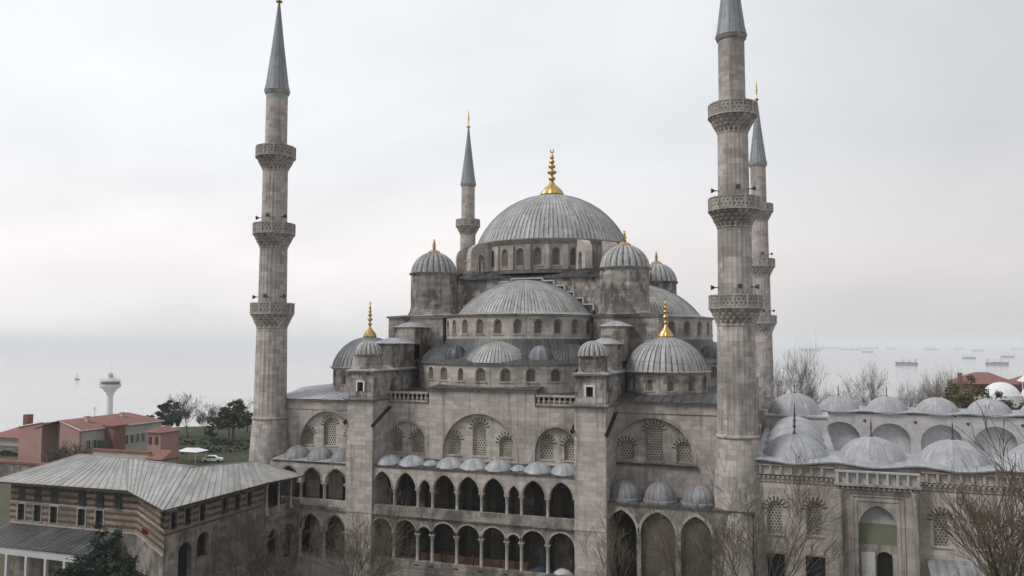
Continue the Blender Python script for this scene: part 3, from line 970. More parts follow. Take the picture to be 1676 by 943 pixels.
mb.lathe([(RS + .01, 29.98), (RS + .2, 30.12), (RS + .35, 30.3), (RS - .1, 30.36)], 40, SC, PI, 2 * PI)
side.append(mb.build('semi_dome_drum', M['stone'], mosque))
for op in ops: side.append(window(mosque, fs, op, .28, 'grille_dim', False, 'drum_window'))
RE = 13.4
fe = cyl(SC, RE)
ops = [(x, hw, 22.75, 23.6, 24.2) for x, hw in ((-11.2, .5), (-8.5, .55), (-5.9, .6), (-3.3, .38), (-.7, .62), (2.2, .62), (5.0, .6), (7.8, .62), (10.5, .5))]
mb = MB()
panel(mb, fe, -14.5, 14.5, 21.3, 24.6, ops, .4, .7)
mb.lathe([(RE + .01, 24.4), (RE + .22, 24.55), (RE + .3, 24.7), (RE - .1, 24.78)], 40, SC, PI * 1.15, 2 * PI - PI * .15)
side.append(mb.build('exedra_wall', M['stone'], mosque))
for op in ops: side.append(window(mosque, fe, op, .3, 'grille_dim', False, 'exedra_window'))
mb = MB()
for i in range(56):
    a, b = [PI + .18 + (PI - .36) * (i + k) / 56 for k in (0, 1)]
    pr_ = [(RE + .3, 24.72, 0), (11.6, 25.3, 2.2), (10.5, 26.2, 3.6), (RS, 27.45, 5.0)]
    for (ra, za, la), (rb_, zb_, lb) in zip(pr_, pr_[1:]):
        q = [(ra, a, za), (ra, b, za), (rb_, b, zb_), (rb_, a, zb_)]
        mb.face([(SC[0] + r_ * math.cos(t), SC[1] + r_ * math.sin(t), z) for r_, t, z in q], [(i, la), (i + 1, la), (i + 1, lb), (i, lb)])
side.append(mb.build('exedra_roof', M['lead_dark'], mosque))
for ang, r_, h_, mt in ((0, 3.95, 2.35, 'lead_court'), (-50, 3.8, 2.1, 'lead'), (50, 3.8, 2.1, 'lead')):
    c_ = (SC[0] + 9.5 * math.sin(R(ang)), SC[1] - 9.5 * math.cos(R(ang)))
    mb = MB(); t = R(ang)
    dome(mb, c_, 24.85, r_, h_, 30, .07, PI + t - .12, 2 * PI + t + .12, skirt=.3, n=10)
    side.append(mb.build('exedra_dome', M['lead' if ang == 0 else 'lead_dark'], mosque))
for ang in (-27, 27):
    c_ = (SC[0] + 11.2 * math.sin(R(ang)), SC[1] - 11.2 * math.cos(R(ang)))
    mb = MB(); dome(mb, c_, 24.8, 1.35, 1.9, 10, .05); side.append(mb.build('lead_gusset', M['lead_porch' if ang > 0 else 'lead_dark'], mosque))
for rz in (PI / 2, -PI / 2):
    mt = Matrix.Translation((CX, CY, 0)) @ Matrix.Rotation(rz, 4, 'Z') @ Matrix.Translation((-CX, -CY, 0))
    for o in side: dup_part(o, mt)

# --- corner domes
for sx in (-1, 1):
    c_ = (sx * 18.6, 9.0)
    f_ = cyl(c_, 4.45)
    pr = 2 * PI * 4.45
    ops = [(pr * (i + .5) / 12, .42, 21.95, 22.75, 23.15) for i in range(12)]
    mb = MB(); panel(mb, f_, 0, pr, 20.9, 23.8, ops, .35, .5)
    mb.lathe([(4.46, 23.6), (4.7, 23.78), (4.85, 23.95), (4.3, 24.02)], 48, c_)
    dr = mb.build('corner_drum', M['stone'], mosque)
    for i in (0, 1, 2, 9, 10, 11): window(mosque, f_, ops[i], .28, 'grille_dim', True, 'corner_drum_window')
    mb = MB(); dome(mb, c_, 24.0, 4.55, 3.7, 44, .07, skirt=.4, n=14)
    cd = mb.build('corner_dome', M['lead'], mosque)
    alem('finial', c_, 27.6, 4.7, 1.55, cd)

# --- two-storey gallery between the buttresses
VG = -2.75
fg = flat_v(VG)
ctr = [(-10.2, 1.12), (-7.37, 1.15), (-5.15, .66), (-2.9, 1.22), (-.15, 1.18), (2.65, 1.18), (4.85, .60), (6.95, 1.18), (9.85, 1.2)]
gal_piers = [-11.3] + [(ctr[i][0] + ctr[i][1] + ctr[i + 1][0] - ctr[i + 1][1]) / 2 for i in range(8)] + [11.3]
mb = MB()
panel(mb, fg, -11.3, 11.3, 11.45, 13.5, [(c, hw, 11.45, 11.46, 13.1 if hw > .8 else 12.45) for c, hw in ctr], .5)
panel(mb, flat_v(VG + .5), -11.3, 11.3, 11.45, 13.5, [(c, hw, 11.45, 11.46, 13.1 if hw > .8 else 12.45) for c, hw in ctr], .02)
mb.build('gallery_arcade', M['stone'], mosque)
mb = MB()
panel(mb, fg, -11.3, 11.3, 6.85, 8.55, [(c, hw + .1, 6.85, 6.86, 8.12 if hw > .8 else 7.6) for c, hw in ctr], .5)
mb.box(-11.3, 11.3, VG - .06, VG + .4, 8.95, 9.55)
mb.box(-11.3, 11.3, VG - .08, VM, 3.0, 3.5)
mb.box(-11.3, 11.3, VG - .02, VG + .4, 3.5, 4.0)
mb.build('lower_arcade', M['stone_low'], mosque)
mb = MB()
for z in (13.5,): cornice(mb, fg, -11.3, 11.3, z, .2, .18)
for c, hw in ctr:
    ring_band(mb, fg, (c, hw + .1, 6.85, 6.86, 8.12 if hw > .8 else 7.6), .02, .2, .05, jamb=False)
    ring_band(mb, fg, (c, hw, 11.45, 11.46, 13.1 if hw > .8 else 12.45), .02, .16, .04, jamb=False)
mb.build('moulding', M['stone_trim'], mosque)
mb = MB()
mb.box(-11.3, 11.3, VG - .25, VM, 8.55, 8.75); mb.box(-11.3, 11.3, VG - .12, VM, 8.75, 8.95)
mb.box(-11.3, 11.3, VG - .3, VM, 0, 3.0)
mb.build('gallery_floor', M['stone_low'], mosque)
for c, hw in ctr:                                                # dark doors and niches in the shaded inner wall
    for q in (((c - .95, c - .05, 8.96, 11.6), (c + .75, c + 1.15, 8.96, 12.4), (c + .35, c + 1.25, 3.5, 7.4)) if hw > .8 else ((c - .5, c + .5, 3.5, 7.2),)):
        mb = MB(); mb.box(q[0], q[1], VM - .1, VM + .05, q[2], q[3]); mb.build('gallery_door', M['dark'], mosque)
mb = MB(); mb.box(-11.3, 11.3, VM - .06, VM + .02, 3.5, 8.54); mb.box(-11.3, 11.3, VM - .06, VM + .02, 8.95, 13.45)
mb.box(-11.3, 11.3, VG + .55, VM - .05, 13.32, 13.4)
mb.build('gallery_inner_wall', M['painted_shade_wall'], mosque)
for x in gal_piers[1:-1]:
    column(mosque, x, VG + .25, 8.9, 11.47, .165); column(mosque, x, VG + .25, 3.45, 6.87, .18)
def gallery_dome(c, v, z, r, h, mat='lead_gallery', skirt=.12, ribs=16):
    mb = MB(); dome(mb, (c, v), z, r, h, 12, .012, skirt=skirt, n=8); return mb.build('gallery_dome', M[mat], mosque)
mb = MB()
sheet((-11.3, VG - .2, 13.74), (11.3, VG - .2, 13.74), (11.3, VM, 14.2), (-11.3, VM, 14.2), 26)
mb.build('gallery_roof', M['lead_dark'], mosque)
for c, hw in ctr: gallery_dome(c, -1.2, 13.78, 1.56 if hw > .8 else .95, 1.0 if hw > .8 else .58)

# --- left wing gallery (two storeys, beside the pavilion)
LC = [(-22.1, 1.2), (-19.05, 1.2), (-15.95, 1.25)]
mb = MB()
panel(mb, fg, -24.2, -14.5, 11.45, 13.5, [(c, hw, 11.45, 11.46, 13.05) for c, hw in LC], .5)
panel(mb, fg, -24.2, -14.5, 6.3, 8.55, [(c, hw, 6.3, 6.31, 8.0) for c, hw in LC], .5)
mb.box(-24.2, -14.5, VG - .03, VG + .4, 8.95, 9.6)
mb.box(-24.2, -14.5, VG - .2, .9, 0, 3.2)
mb.box(-24.6, -24.2, VG, .9, 0, 13.5)
mb.build('gallery_arcade', M['stone'], mosque)
mb = MB()
cornice(mb, fg, -24.2, -14.5, 13.5, .2, .18)
mb.box(-24.2, -14.5, VG - .2, .9, 8.55, 8.95)
for c, hw in LC:
    for z0, za in ((6.3, 8.0), (11.45, 13.05)): ring_band(mb, fg, (c, hw, z0, z0 + .01, za), .02, .18, .05, jamb=False)
mb.build('moulding', M['stone_low'], mosque)
for c, hw in LC:
    for q in ((c - 1.2, c - .1, .75, .95, 8.96, 12.4), (c - .8, c + .6, .75, .95, 3.3, 7.4)):
        mb = MB(); mb.box(*q); mb.build('gallery_door', M['dark'], mosque)
for x in (-23.6, -20.58, -17.5, -14.65):
    column(mosque, x, VG + .25, 8.9, 11.47, .2); column(mosque, x, VG + .25, 3.2, 6.32, .22)
mb = MB(); sheet((-24.4, VG - .2, 13.74), (-14.5, VG - .2, 13.74), (-14.5, .9, 14.2), (-24.4, .9, 14.2), 12); mb.build('gallery_roof', M['lead_gallery'], mosque)
for c, hw in LC: gallery_dome(c, -1.0, 13.85, 1.55, 1.3, 'lead_porch')
# --- right wing porch (one tall storey)
RV = -2.3
fr = flat_v(RV)
RC = [(15.8, 1.5, 3.0, 8.6, 10.75), (19.35, 1.65, 3.0, 8.7, 10.75), (22.95, 1.45, 3.0, 8.6, 10.6)]
mb = MB(); panel(mb, fr, 14.5, 28.2, 0, 11.2, RC, .55)
mb.box(28.1, 28.3, RV, 2.0, 0, 11.2)
mb.build('porch_arcade', M['stone_low'], mosque)
mb = MB(); cornice(mb, fr, 14.5, 28.2, 11.15, .2, .2)
for op in RC: ring_band(mb, fr, op, .02, .3, .05, jamb=False)
mb.build('moulding', M['stone_trim'], mosque)
mb = MB(); infill(mb, flat_v(RV + .42), RC[1], 0); infill(mb, flat_v(RV + .42), RC[2], 0); mb.build('walled_arch', M['walling'], mosque)
mb = MB(); mb.box(14.5, 18.0, .4, .5, 0, 11); mb.build('porch_inner_wall', M['dark'], mosque)
mb = MB(); sheet((14.5, RV - .2, 11.38), (28.3, RV - .2, 11.38), (28.3, 1.9, 11.5), (14.5, 1.9, 11.5), 14); mb.build('porch_roof', M['lead_dark'], mosque)
for c in (15.75, 19.3, 22.95):
    mb = MB(); dome(mb, (c, -.45), 11.75, 1.55, 1.6, 14, .015, n=10)
    mb.lathe([(1.68, 11.4), (1.68, 11.62), (1.53, 11.76)], 24, (c, -.45)); mb.build('porch_dome', M['lead_porch'], mosque)

# ------------------------------------------------------------------ minarets
def make_minaret(z_ring, label):
    t = thing('minaret', label, 'minaret', (0, 0, 0), 'minarets at the corners of the mosque')
    def flute(k, a, r_): return r_ * (1 + .03 * (abs(math.cos(11 * a)) ** 6))
    mb = MB()
    mb.lathe([(2.75, 0), (2.6, 9.0), (2.3, 13.0), (2.05, z_ring - .9), (1.98, z_ring - .15)], 22, (0, 0))
    mb.build('pedestal', M['stone_min'], t)
    mb = MB(); mb.lathe([(1.98, z_ring - .2), (2.1, z_ring - .08), (2.1, z_ring + .08), (1.85, z_ring + .2)], 44, (0, 0)); mb.build('ring_moulding', M['stone_trim'], t)
    segs = [(1.86, 1.72, z_ring + .1, 28.9), (1.62, 1.56, 30.3, 38.2), (1.47, 1.42, 39.9, 47.7), (1.30, 1.27, 49.2, 57.0)]
    for i, (r0, r1, z0, z1) in enumerate(segs):
        mb = MB()
        mb.lathe([(r0, z0), ((r0 + r1) / 2, (z0 + z1) / 2), (r1, z1)], 132, (0, 0), mod=flute if i < 3 else None)
        mb.build('shaft', M['stone_min'], t)
    for (rs, zt, rb) in ((1.72, 31.65, 2.48), (1.56, 41.2, 2.4), (1.40, 50.55, 2.28)):
        mb = MB()
        zc = zt - 1.35
        pr = [(rs, zc - 1.75), (rs + .10, zc - 1.6)]
        nt = 4
        for k in range(nt):
            ra = rs + .08 + (rb - rs - .08) * (k + .2) / nt; rb_ = rs + .08 + (rb - rs - .08) * (k + 1) / nt
            z0 = zc - 1.5 + 1.5 * k / nt
            pr += [(ra, z0 + .05), (rb_, z0 + .3), (rb_, z0 + .36)]
        tier = lambda k: max(0, (k - 2) // 3)
        def scal(k, a, r_):
            if k < 2 or k >= len(pr): return r_
            return r_ - (.34 if (k - 2) % 3 == 0 else .16) * (0.5 + 0.5 * math.cos(20 * a + PI * (tier(k) % 2)))
        mb.lathe(pr, 160, (0, 0), mod=scal)
        mb.lathe([(rb, zc - .02), (rb + .1, zc), (rb + .1, zc + .14), (rb - .02, zc + .16)], 36, (0, 0))
        mb.lathe([(rb - .02, zc + .1), (rs, zc + .1)], 36, (0, 0))
        bal = mb.build('balcony', M['stone_min'], t)
        mb = MB()
        mb.lathe([(rb, zc + .15), (rb, zt - .14)], 24, (0, 0))
        mb.lathe([(rb - .12, zt - .14), (rb - .12, zc + .15)], 24, (0, 0))
        mb.build('parapet', M['pierced'], bal)
        mb = MB()
        mb.lathe([(rb - .15, zt - .14), (rb + .05, zt - .14), (rb + .05, zt), (rb - .15, zt), (rb - .15, zt - .14)], 24, (0, 0))
        for k in range(12):
            a = 2 * PI * k / 12
            mb.tube([(rb * math.cos(a), rb * math.sin(a), zc + .1), (rb * math.cos(a), rb * math.sin(a), zt + .02)], [.11, .11], 4)
        mb.build('parapet_rail', M['stone_trim'], bal)
    for zt, rs in ((31.65, 1.62), (41.2, 1.47)):                 # call-to-prayer horns
        for a in (R(-160), R(-20), R(-75), R(100)):
            mb = MB()
            d = Vector((math.cos(a), math.sin(a), 0))
            p = [d * (rs - .05) + Vector((0, 0, zt + .75))] + [d * (rs + q) + Vector((0, 0, zt + .75)) for q in (.35, .5, .72, .74)]
            mb.tube(p, [.05, .05, .14, .26, .24], 10); mb.build('loudspeaker', M['bronze'], t)
    mb = MB(); mb.lathe([(1.285, 56.35), (1.285, 56.95)], 40, (0, 0)); mb.build('tile_band', M['blue_tile'], t)
    mb = MB(); mb.lathe([(1.27, 56.95), (1.42, 57.1), (1.48, 57.3), (1.5, 57.42), (1.3, 57.45)], 40, (0, 0)); mb.build('eave_ring', M['stone_trim'], t)
    mb = MB()
    L_ = 11.4
    for i in range(16):
        a, b = 2 * PI * i / 16, 2 * PI * (i + 1) / 16
        pr = [(1.56, 57.42), (1.36, 58.3), (.76, 63.0), (.10, 68.8)]
        ll = 0
        for (r0, z0), (r1, z1) in zip(pr, pr[1:]):
            l1 = ll + (z1 - z0)
            mb.face([(r0 * math.cos(a), r0 * math.sin(a), z0), (r0 * math.cos(b), r0 * math.sin(b), z0), (r1 * math.cos(b), r1 * math.sin(b), z1), (r1 * math.cos(a), r1 * math.sin(a), z1)],
                    [(i, ll), (i + 1, ll), (i + 1, l1), (i, l1)])
            ll = l1
    mb.build('cone_roof', M['lead_min'], t)
    alem('finial', (0, 0), 68.7, 3.3, 1.0, t, bulb=False)
    return t
m0 = make_minaret(18.1, 'tall pencil minaret with three balconies nearest the striped pavilion')
m1 = dup(m0, (26.75, 0.0, 0), label='fluted minaret rising beside the courtyard corner, the largest and nearest one')
m2 = dup(m0, (26.75, 60.6, 0), label='minaret half hidden close behind the largest minaret')
m3 = dup(m0, (-26.75, 60.6, 0), label='distant minaret showing only its top balcony behind the great dome')
m0.location = (-26.75, 0.0, 0)
for m_ in (m1, m2, m3):                                          # only the left front minaret keeps its turquoise band
    for ch in list(m_.children):
        if ch.name.startswith('tile_band'): bpy.data.objects.remove(ch)
# ------------------------------------------------------------------ north-west wall of the hall, beside the largest minaret
mb = MB()
mb.box(26.3, 27.2, 2.2, 57, 0, 19.6)
for y in (8, 16, 38, 47): mb.box(27.2, 28.2, y, y + 2.4, 0, 17.6)
mb.build('hall_end_wall', M['stone'], mosque)
mb = MB(); mb.box(26.1, 27.45, 2.0, 57, 19.6, 19.85); mb.build('cornice', M['stone_trim'], mosque)
mb = MB(); mb.box(25.0, 27.3, 20.0, 34.5, 17, 22.8); mb.build('buttress_block', M['stone_upper'], mosque)
mb = MB(); mb.hip(24.9, 27.6, 19.7, 34.8, 22.8, 23.4, inset=1.0); mb.build('lead_cap', M['lead_gallery'], mosque)

# ------------------------------------------------------------------ arcaded courtyard on the right
court = thing('arcaded_courtyard', 'walled courtyard with a tall portal and rows of pale lead domes', 'courtyard', (45, 0, 0))
VC = -1.0
fc = flat_v(VC)
X0, X1 = 28.4, 66.0
hi_w = [(30.05, .70, 9.3, 11.55, 12.35), (33.5, .70, 9.4, 11.7, 12.5), (43.9, .66, 9.3, 11.5, 12.3), (47.3, .66, 9.3, 11.5, 12.3), (50.7, .66, 9.3, 11.5, 12.3), (54.6, .66, 9.3, 11.5, 12.3), (58.0, .66, 9.3, 11.5, 12.3)]
lo_w = [(30.05, .86, 5.2, 7.55, 7.55), (33.5, .86, 5.2, 7.55, 7.55), (43.9, .84, 5.0, 7.3, 7.3), (47.3, .84, 5.0, 7.3, 7.3), (50.7, .84, 5.0, 7.3, 7.3), (54.6, .84, 5, 7.3, 7.3), (58, .84, 5, 7.3, 7.3)]
mb = MB()
for a, b, k0, k1 in ((X0, 35.7, 0, 2), (42.05, X1, 2, 7)):
    panel(mb, fc, a, b, 0, 8.4, lo_w[k0:k1], .5)
    panel(mb, fc, a, b, 8.4, 14.65, hi_w[k0:k1], .4)
mb.box(X0 - .02, X0, VC + .02, 6.5, 0, 14.65)
mb.build('court_wall', M['stone_court'], court)
for op in hi_w: window(court, fc, op, .35)
for op in lo_w:
    mb = MB(); ring_band(mb, fc, op, -.02, .2, .06); w = mb.build('window', M['stone_trim'], court)
    g = MB(); infill(g, fc, op, .45); g.build('glass', M['glass'], w)
mb = MB()
for a, b in ((X0, 35.4), (42.3, X1)):
    cornice(mb, fc, a, b, 14.0, .1, .09)
    for i in range(int((b - a) / .42)):
        x = a + .2 + i * .42; mb.box(x, x + .2, VC - .22, VC, 14.40, 14.68)
    cornice(mb, fc, a, b, 14.68, .12, .28)
mb.build('corbel_cornice', M['stone_trim'], court)
mb = MB()
for a, b in ((X0, 35.3), (42.4, X1)):
    mb.box(a, b, VC - .2, VC + .15, 15.58, 15.72)
    mb.box(a, b, VC + .25, VC + .35, 14.84, 15.72)
    for i in range(int((b - a) / .9)):
        x = a + .3 + i * .9; mb.box(x, x + .22, VC - .17, VC + .12, 14.84, 15.58)
mb.build('parapet_balustrade', M['stone_trim'], court)
# portal
PV = -1.75
fp = flat_v(PV)
pop = (38.75, 1.58, 2.6, 10.6, 12.6)
mb = MB()
panel(mb, fp, 36.1, 41.4, 0, 13.6, [pop], 1.0)
for a, b, v in ((35.5, 35.85, PV - .22), (35.85, 36.1, PV - .1), (41.4, 41.65, PV - .1), (41.65, 42.0, PV - .22)): mb.box(a, b, v, VC + .1, 0, 14.0)
for a, b, z0, z1 in ((37.0, 40.5, 12.95, 13.08), (36.6, 40.9, 13.35, 13.5)): mb.box(a, b, PV - .07, PV + .05, z0, z1)
for x in (36.6, 36.95, 40.42, 40.77): mb.box(x, x + .13, PV - .07, PV + .05, 0, 13.34 if x in (36.6, 40.77) else 12.94)
mb.box(35.84, 41.66, PV - .08, VC + .1, 13.6, 14.0)
portal = mb.build('portal', M['stone_trim'], court)
mb = MB()
for i in range(16):
    x = 35.4 + i * .42; mb.box(x, x + .22, PV - .4, PV - .1, 14.02, 14.3)
mb.box(35.35, 42.15, PV - .3, VC + .2, 14.0, 14.1); mb.box(35.2, 42.3, PV - .55, VC + .2, 14.3, 14.5)
mb.build('corbel_cornice', M['stone_trim'], portal)
mb = MB()
mb.box(35.3, 42.2, PV - .35, PV - .05, 15.45, 15.6); mb.box(35.3, 42.2, PV + .0, PV + .1, 14.5, 15.6)
for i in range(9):
    x = 35.4 + i * .82; mb.box(x, x + .2, PV - .32, PV - .05, 14.5, 15.45)
mb.build('parapet_balustrade', M['marble_wall'], portal)
g = lambda a, z, d: fp(a, z, d + .7)
mb = MB(); infill(mb, g, (38.75, 1.58, 10.9, 10.91, 12.58), 0); mb.build('tympanum', M['marble_wall'], portal)
mb = MB(); mb.face([g(37.18, 9.05, 0), g(40.32, 9.05, 0), g(40.32, 10.9, 0), g(37.18, 10.9, 0)]); mb.build('green_panel', M['green_panel'], portal)
dop = (39.3, .64, 2.6, 7.9, 8.45)
mb = MB(); panel(mb, g, 37.18, 40.32, 2.6, 9.05, [dop], .3); mb.build('portal_lintel', M['stone_trim'], portal)
mb = MB(); infill(mb, g, dop, .3); mb.build('doorway', M['dark'], portal)
mb = MB(); mb.box(37.35, 38.5, PV + .55, PV + .69, 2.6, 8.35); mb.build('door_leaf', M['greywhite'], portal)
for x in (35.52, 41.67):
    mb = MB(); mb.lathe([(.2, 0), (.2, 13.2), (.26, 13.5), (.36, 13.8), (.38, 14.0)], 12, (x + .15, PV - .3)); mb.build('colonnette', M['stone_trim'], portal)
mb = MB()
sheet((42.6, -3.6, 7.2), (47.0, -3.6, 7.2), (47.0, -1.05, 8.2), (42.6, -1.05, 8.2), 6)
mb.box(42.5, 47.1, -3.7, -3.58, 6.95, 7.2)
mb.build('lead_canopy', M['lead_porch'], court)
# wavy lead roof and domes of the near row
def wavy(c0, pitch, zb, amp=.16): return lambda a: zb - amp * math.cos(2 * PI * (a - c0) / pitch)
def wavy_roof(f, a0, a1, zf, depth, rise, n, name='roof', mat='lead_court', seam=1.0):
    mb = MB()
    for i in range(n):
        A, B = a0 + (a1 - a0) * i / n, a0 + (a1 - a0) * (i + 1) / n
        for d0, d1, r0, r1 in ((-.45, 1.2, 0, .12), (1.2, depth, .12, rise)):
            k0, k1 = (1, .7) if d0 < 0 else (.7, 0)
            zm = zf(a0 + 1e9) if False else None
            za = lambda a, k: ZB + (zf(a) - ZB) * k
            mb.face([f(A, za(A, k0) + r0, d0), f(B, za(B, k0) + r0, d0), f(B, za(B, k1) + r1, d1), f(A, za(A, k1) + r1, d1)], [(A * seam, d0), (B * seam, d0), (B * seam, d1), (A * seam, d1)])
        mb.face([f(A, zf(A) - .12, -.42), f(B, zf(B) - .12, -.42), f(B, zf(B), -.45), f(A, zf(A), -.45)])
        mb.face([f(B, zf(B) - .12, -.42), f(A, zf(A) - .12, -.42), f(A, zf(A) - .3, .1), f(B, zf(B) - .3, .1)])
    return mb.build(name, M[mat], court)
ZB = 16.05
zf = wavy(31.9, 6.87, ZB)
mb = MB()
panel(mb, flat_v(VC + .1), X0, X1, 14.8, 15.7, [], .3, .6, ztop=lambda a: zf(a) - .25)
mb.build('eave_wall', M['stone_court'], court)
wavy_roof(flat_v(VC), X0 - .2, X1, zf, 7.2, .25, 110)
def court_dome(x, y, z, r, h, fin=True, mat='lead_court'):
    mb = MB(); dome(mb, (x, y), z, r, h * .93, 26, .014, skirt=.5, n=12)
    mb.lathe([(r * 1.003, z + .02), (r * .985, z + .17)], 40, (x, y))
    o = mb.build('court_dome', M[mat], court)
    if fin: alem('finial', (x, y), z + h * .93 - .05, 1.75, .62, o, 'bronze', bulb=False)
    return o
for i in range(5): court_dome(31.9 + 6.87 * i, 2.9, 16.1, 3.12, 2.25)
# portico row along the hall, with the raised dome over its middle bay
mb = MB()
mb.box(28.4, 35.0, 6.4, 57, 7.5, 16.0)
mb.build('portico_wall', M['marble_wall'], court)
ZB = 16.05
wavy_roof(lambda a, z, d: (35.3 - d, a, z), 6.2, 27, wavy(9.9, 6.8, ZB, .12), 7.0, .25, 60)
for v in (9.8, 16.6, 23.4): court_dome(31.9, v, 16.1, 3.12, 2.2)
mb = MB(); mb.box(28.4, 35.7, 26.9, 33.8, 15.5, 17.75); mb.box(28.2, 35.95, 26.7, 34.0, 17.75, 17.95)
pb = mb.build('raised_bay', M['marble_wall'], court)
court_dome(31.9, 30.3, 18.0, 3.35, 2.75)
# far row
VS = 53.2
ZB = 16.65
ctrs = [38.4 + 6.95 * i for i in range(6)]
aops = [(c, 2.8, 8.2, 12.4, 15.0) for c in ctrs]
mb = MB(); panel(mb, flat_v(VS), 34.9, 78, 7.5, 16.3, aops, .6, 3); mb.build('far_arcade', M['marble_wall'], court)
mb = MB(); mb.box(28.4, 78, VS + 1.5, 60.4, 7.5, 16.3); mb.build('far_wall', M['court_shade_wall'], court)
mb = MB()
for op in aops: ring_band(mb, flat_v(VS), op, .0, .3, .06, jamb=False)
mb.build('moulding', M['marble_wall'], court)
for c in ctrs[:-1]:
    mb = MB(); o_ = [(c + 3.475 + .24 * math.cos(R(45 * k)), 15.25 + .24 * math.sin(R(45 * k))) for k in range(8)]
    mb.extr(o_, VS - .06, VS + .02); mb.build('roundel', M['bronze'], court)
wavy_roof(flat_v(VS), 34.9, 78, wavy(38.4, 6.95, ZB, .14), 7.2, .3, 90)
for i, c in enumerate(ctrs): court_dome(c, 56.8, 16.75, 3.08, 2.25, fin=i < 4)
mb = MB(); mb.box(28.4, 78, -.5, 60, 7.2, 7.5); tag(mb.build('courtyard_paving', M['greywhite']), kind='structure')

# ------------------------------------------------------------------ royal pavilion on the left
pav = thing('pavilion', 'low striped brick and stone pavilion under a pale hipped lead roof', 'pavilion', (-33, -14, 0))
P0, P1, P2, P3 = (-45.8, -17.8), (-29.2, -17.5), (-20.6, -23.2), (-20.6, -9.0)
def wall_dir(p, q):
    L = math.hypot(q[0] - p[0], q[1] - p[1]); return flat_dir(p, ((q[0] - p[0]) / L, (q[1] - p[1]) / L)), L
f1, L1 = wall_dir(P0, P1); f2, L2 = wall_dir(P1, P2); f3, L3 = wall_dir(P2, P3)
w1 = [(x + 45.8, .52, 8.45, 10.2, 10.2) for x in (-44.25, -42.05, -39.85, -36.2, -33.9)]
u1 = [(x + 45.8, .5, 10.45, 12.0, 12.0) for x in (-44.25, -42.05, -39.85, -36.2, -33.9, -31.6)]
w3 = [(v + 23.2, .42, 10.25, 11.85, 11.85) for v in (-22.1, -20.3, -18.4, -15.3, -13.4, -11.5)]
a3 = [(2.65, .86, 5.6, 7.9, 8.8), (5.0, .82, 6.9, 8.4, 9.2)]
mb = MB()
panel(mb, f1, 0, L1, 8.2, 10.35, w1, .25); panel(mb, f1, 0, L1, 10.35, 12.5, u1, .12)
panel(mb, f2, 0, L2, 8.2, 12.5, [], .2)
panel(mb, f3, 0, L3, 9.9, 12.5, w3, .3)
panel(mb, flat_dir((-45.8, -4.0), (0, -1)), 0, 13.8, 8.2, 12.5, [], .2)
mb.build('striped_wall', M['stripes'], pav)
mb = MB()
panel(mb, f1, 0, L1, 0, 8.2, [], .2); panel(mb, f2, 0, L2, 0, 8.2, [], .2)
panel(mb, f3, 0, L3, 0, 9.9, a3, .6)
panel(mb, flat_dir((-45.8, -4.0), (0, -1)), 0, 13.8, 0, 8.2, [], .2)
mb.box(-45.8, -27, -4.1, -4.0, 0, 12.5)
mb.box(-30, -20.62, -9.1, -9.0, 0, 12.3)
panel(mb, flat_dir((-20.6, -9.0), (0, 1)), .05, 6.2, 0, 8.3, [(1.6, .95, 3.5, 6.0, 7.2), (4.4, .95, 3.5, 6.0, 7.2)], .5)
mb.build('stone_wall', M['stone_low'], pav)
for f_, L in ((f1, L1), (f2, L2)):
    mb = MB()
    q = lambda a0, a1, z0, z1, d: [f_(a0, z0, d), f_(a1, z0, d), f_(a1, z1, d), f_(a0, z1, d)]
    for z in (8.12, 10.28): mb.face(q(0, L, z, z + .14, -.05)); mb.face([f_(0, z + .14, -.05), f_(L, z + .14, -.05), f_(L, z + .14, .05), f_(0, z + .14, .05)])
    mb.build('string_course', M['stone_trim'], pav)
for op in w1 + []:
    mb = MB(); ring_band(mb, f1, op, -.05, .09, .05); w = mb.build('window', M['stone_trim'], pav); g_ = MB(); infill(g_, f1, op, .22); g_.build('glass', M['glass'], w)
M['shutter'] = plain('grey_green_shutter', (0.075, 0.085, 0.075), .4, .6)
for op in u1:
    mb = MB(); infill(mb, f1, op, .1)
    for k in range(6): mb.box(op[0] - 45.8 - .48, op[0] - 45.8 + .48, -17.78, -17.66, 10.5 + k * .25, 10.6 + k * .25)
    mb.build('shutter', M['shutter'], pav)
for op in w3:
    mb = MB(); ring_band(mb, f3, op, -.05, .09, .05); w = mb.build('window', M['stone_low'], pav); g_ = MB(); infill(g_, f3, op, .28); g_.build('glass', M['black'], w)
for op in a3:
    mb = MB(); infill(mb, f3, op, .55); mb.build('dark_arch', M['black'], pav)  # black sheet stands in for the unlit depth of the opening
mb = MB()
f4 = flat_dir((-20.6, -9.0), (0, 1))
for op in [(1.6, .95, 3.5, 6.0, 7.2), (4.4, .95, 3.5, 6.0, 7.2)]: infill(mb, f4, op, .5)
mb.box(-23.0, -22.9, -9.0, -2.9, 8.9, 12.2)
mb.build('loggia_back', M['dark'], pav)
mb = MB(); mb.box(-23, -20.3, -9.0, -2.8, 8.3, 8.85); mb.box(-20.75, -20.55, -9, -2.8, 8.85, 9.5); mb.build('loggia_floor', M['stone_low'], pav)
for y in (-8.7, -6.6, -4.4): column(pav, -20.6, y, 8.85, 12.2, .15)
A, B, C_, D = (-47.4, -19.0, 12.5), (-29.6, -18.5, 12.55), (-19.7, -24.4, 12.45), (-19.6, -9.9, 12.5)
T_ = (-18.9, -4.6, 12.45)
R1, R2, R3, R4 = (-42.6, -12.4, 14.62), (-35.6, -12.5, 14.6), (-26.6, -13.4, 14.15), (-23.4, -6.9, 14.05)
mb = MB()
sheet(A, B, R2, R1, 19); sheet(B, C_, R3, R2, 11); sheet(C_, D, R4, R3, 14); sheet(D, T_, R4, R4, 5)
sheet(T_, (-24.5, -2.9, 12.9), R4, R4, 5)
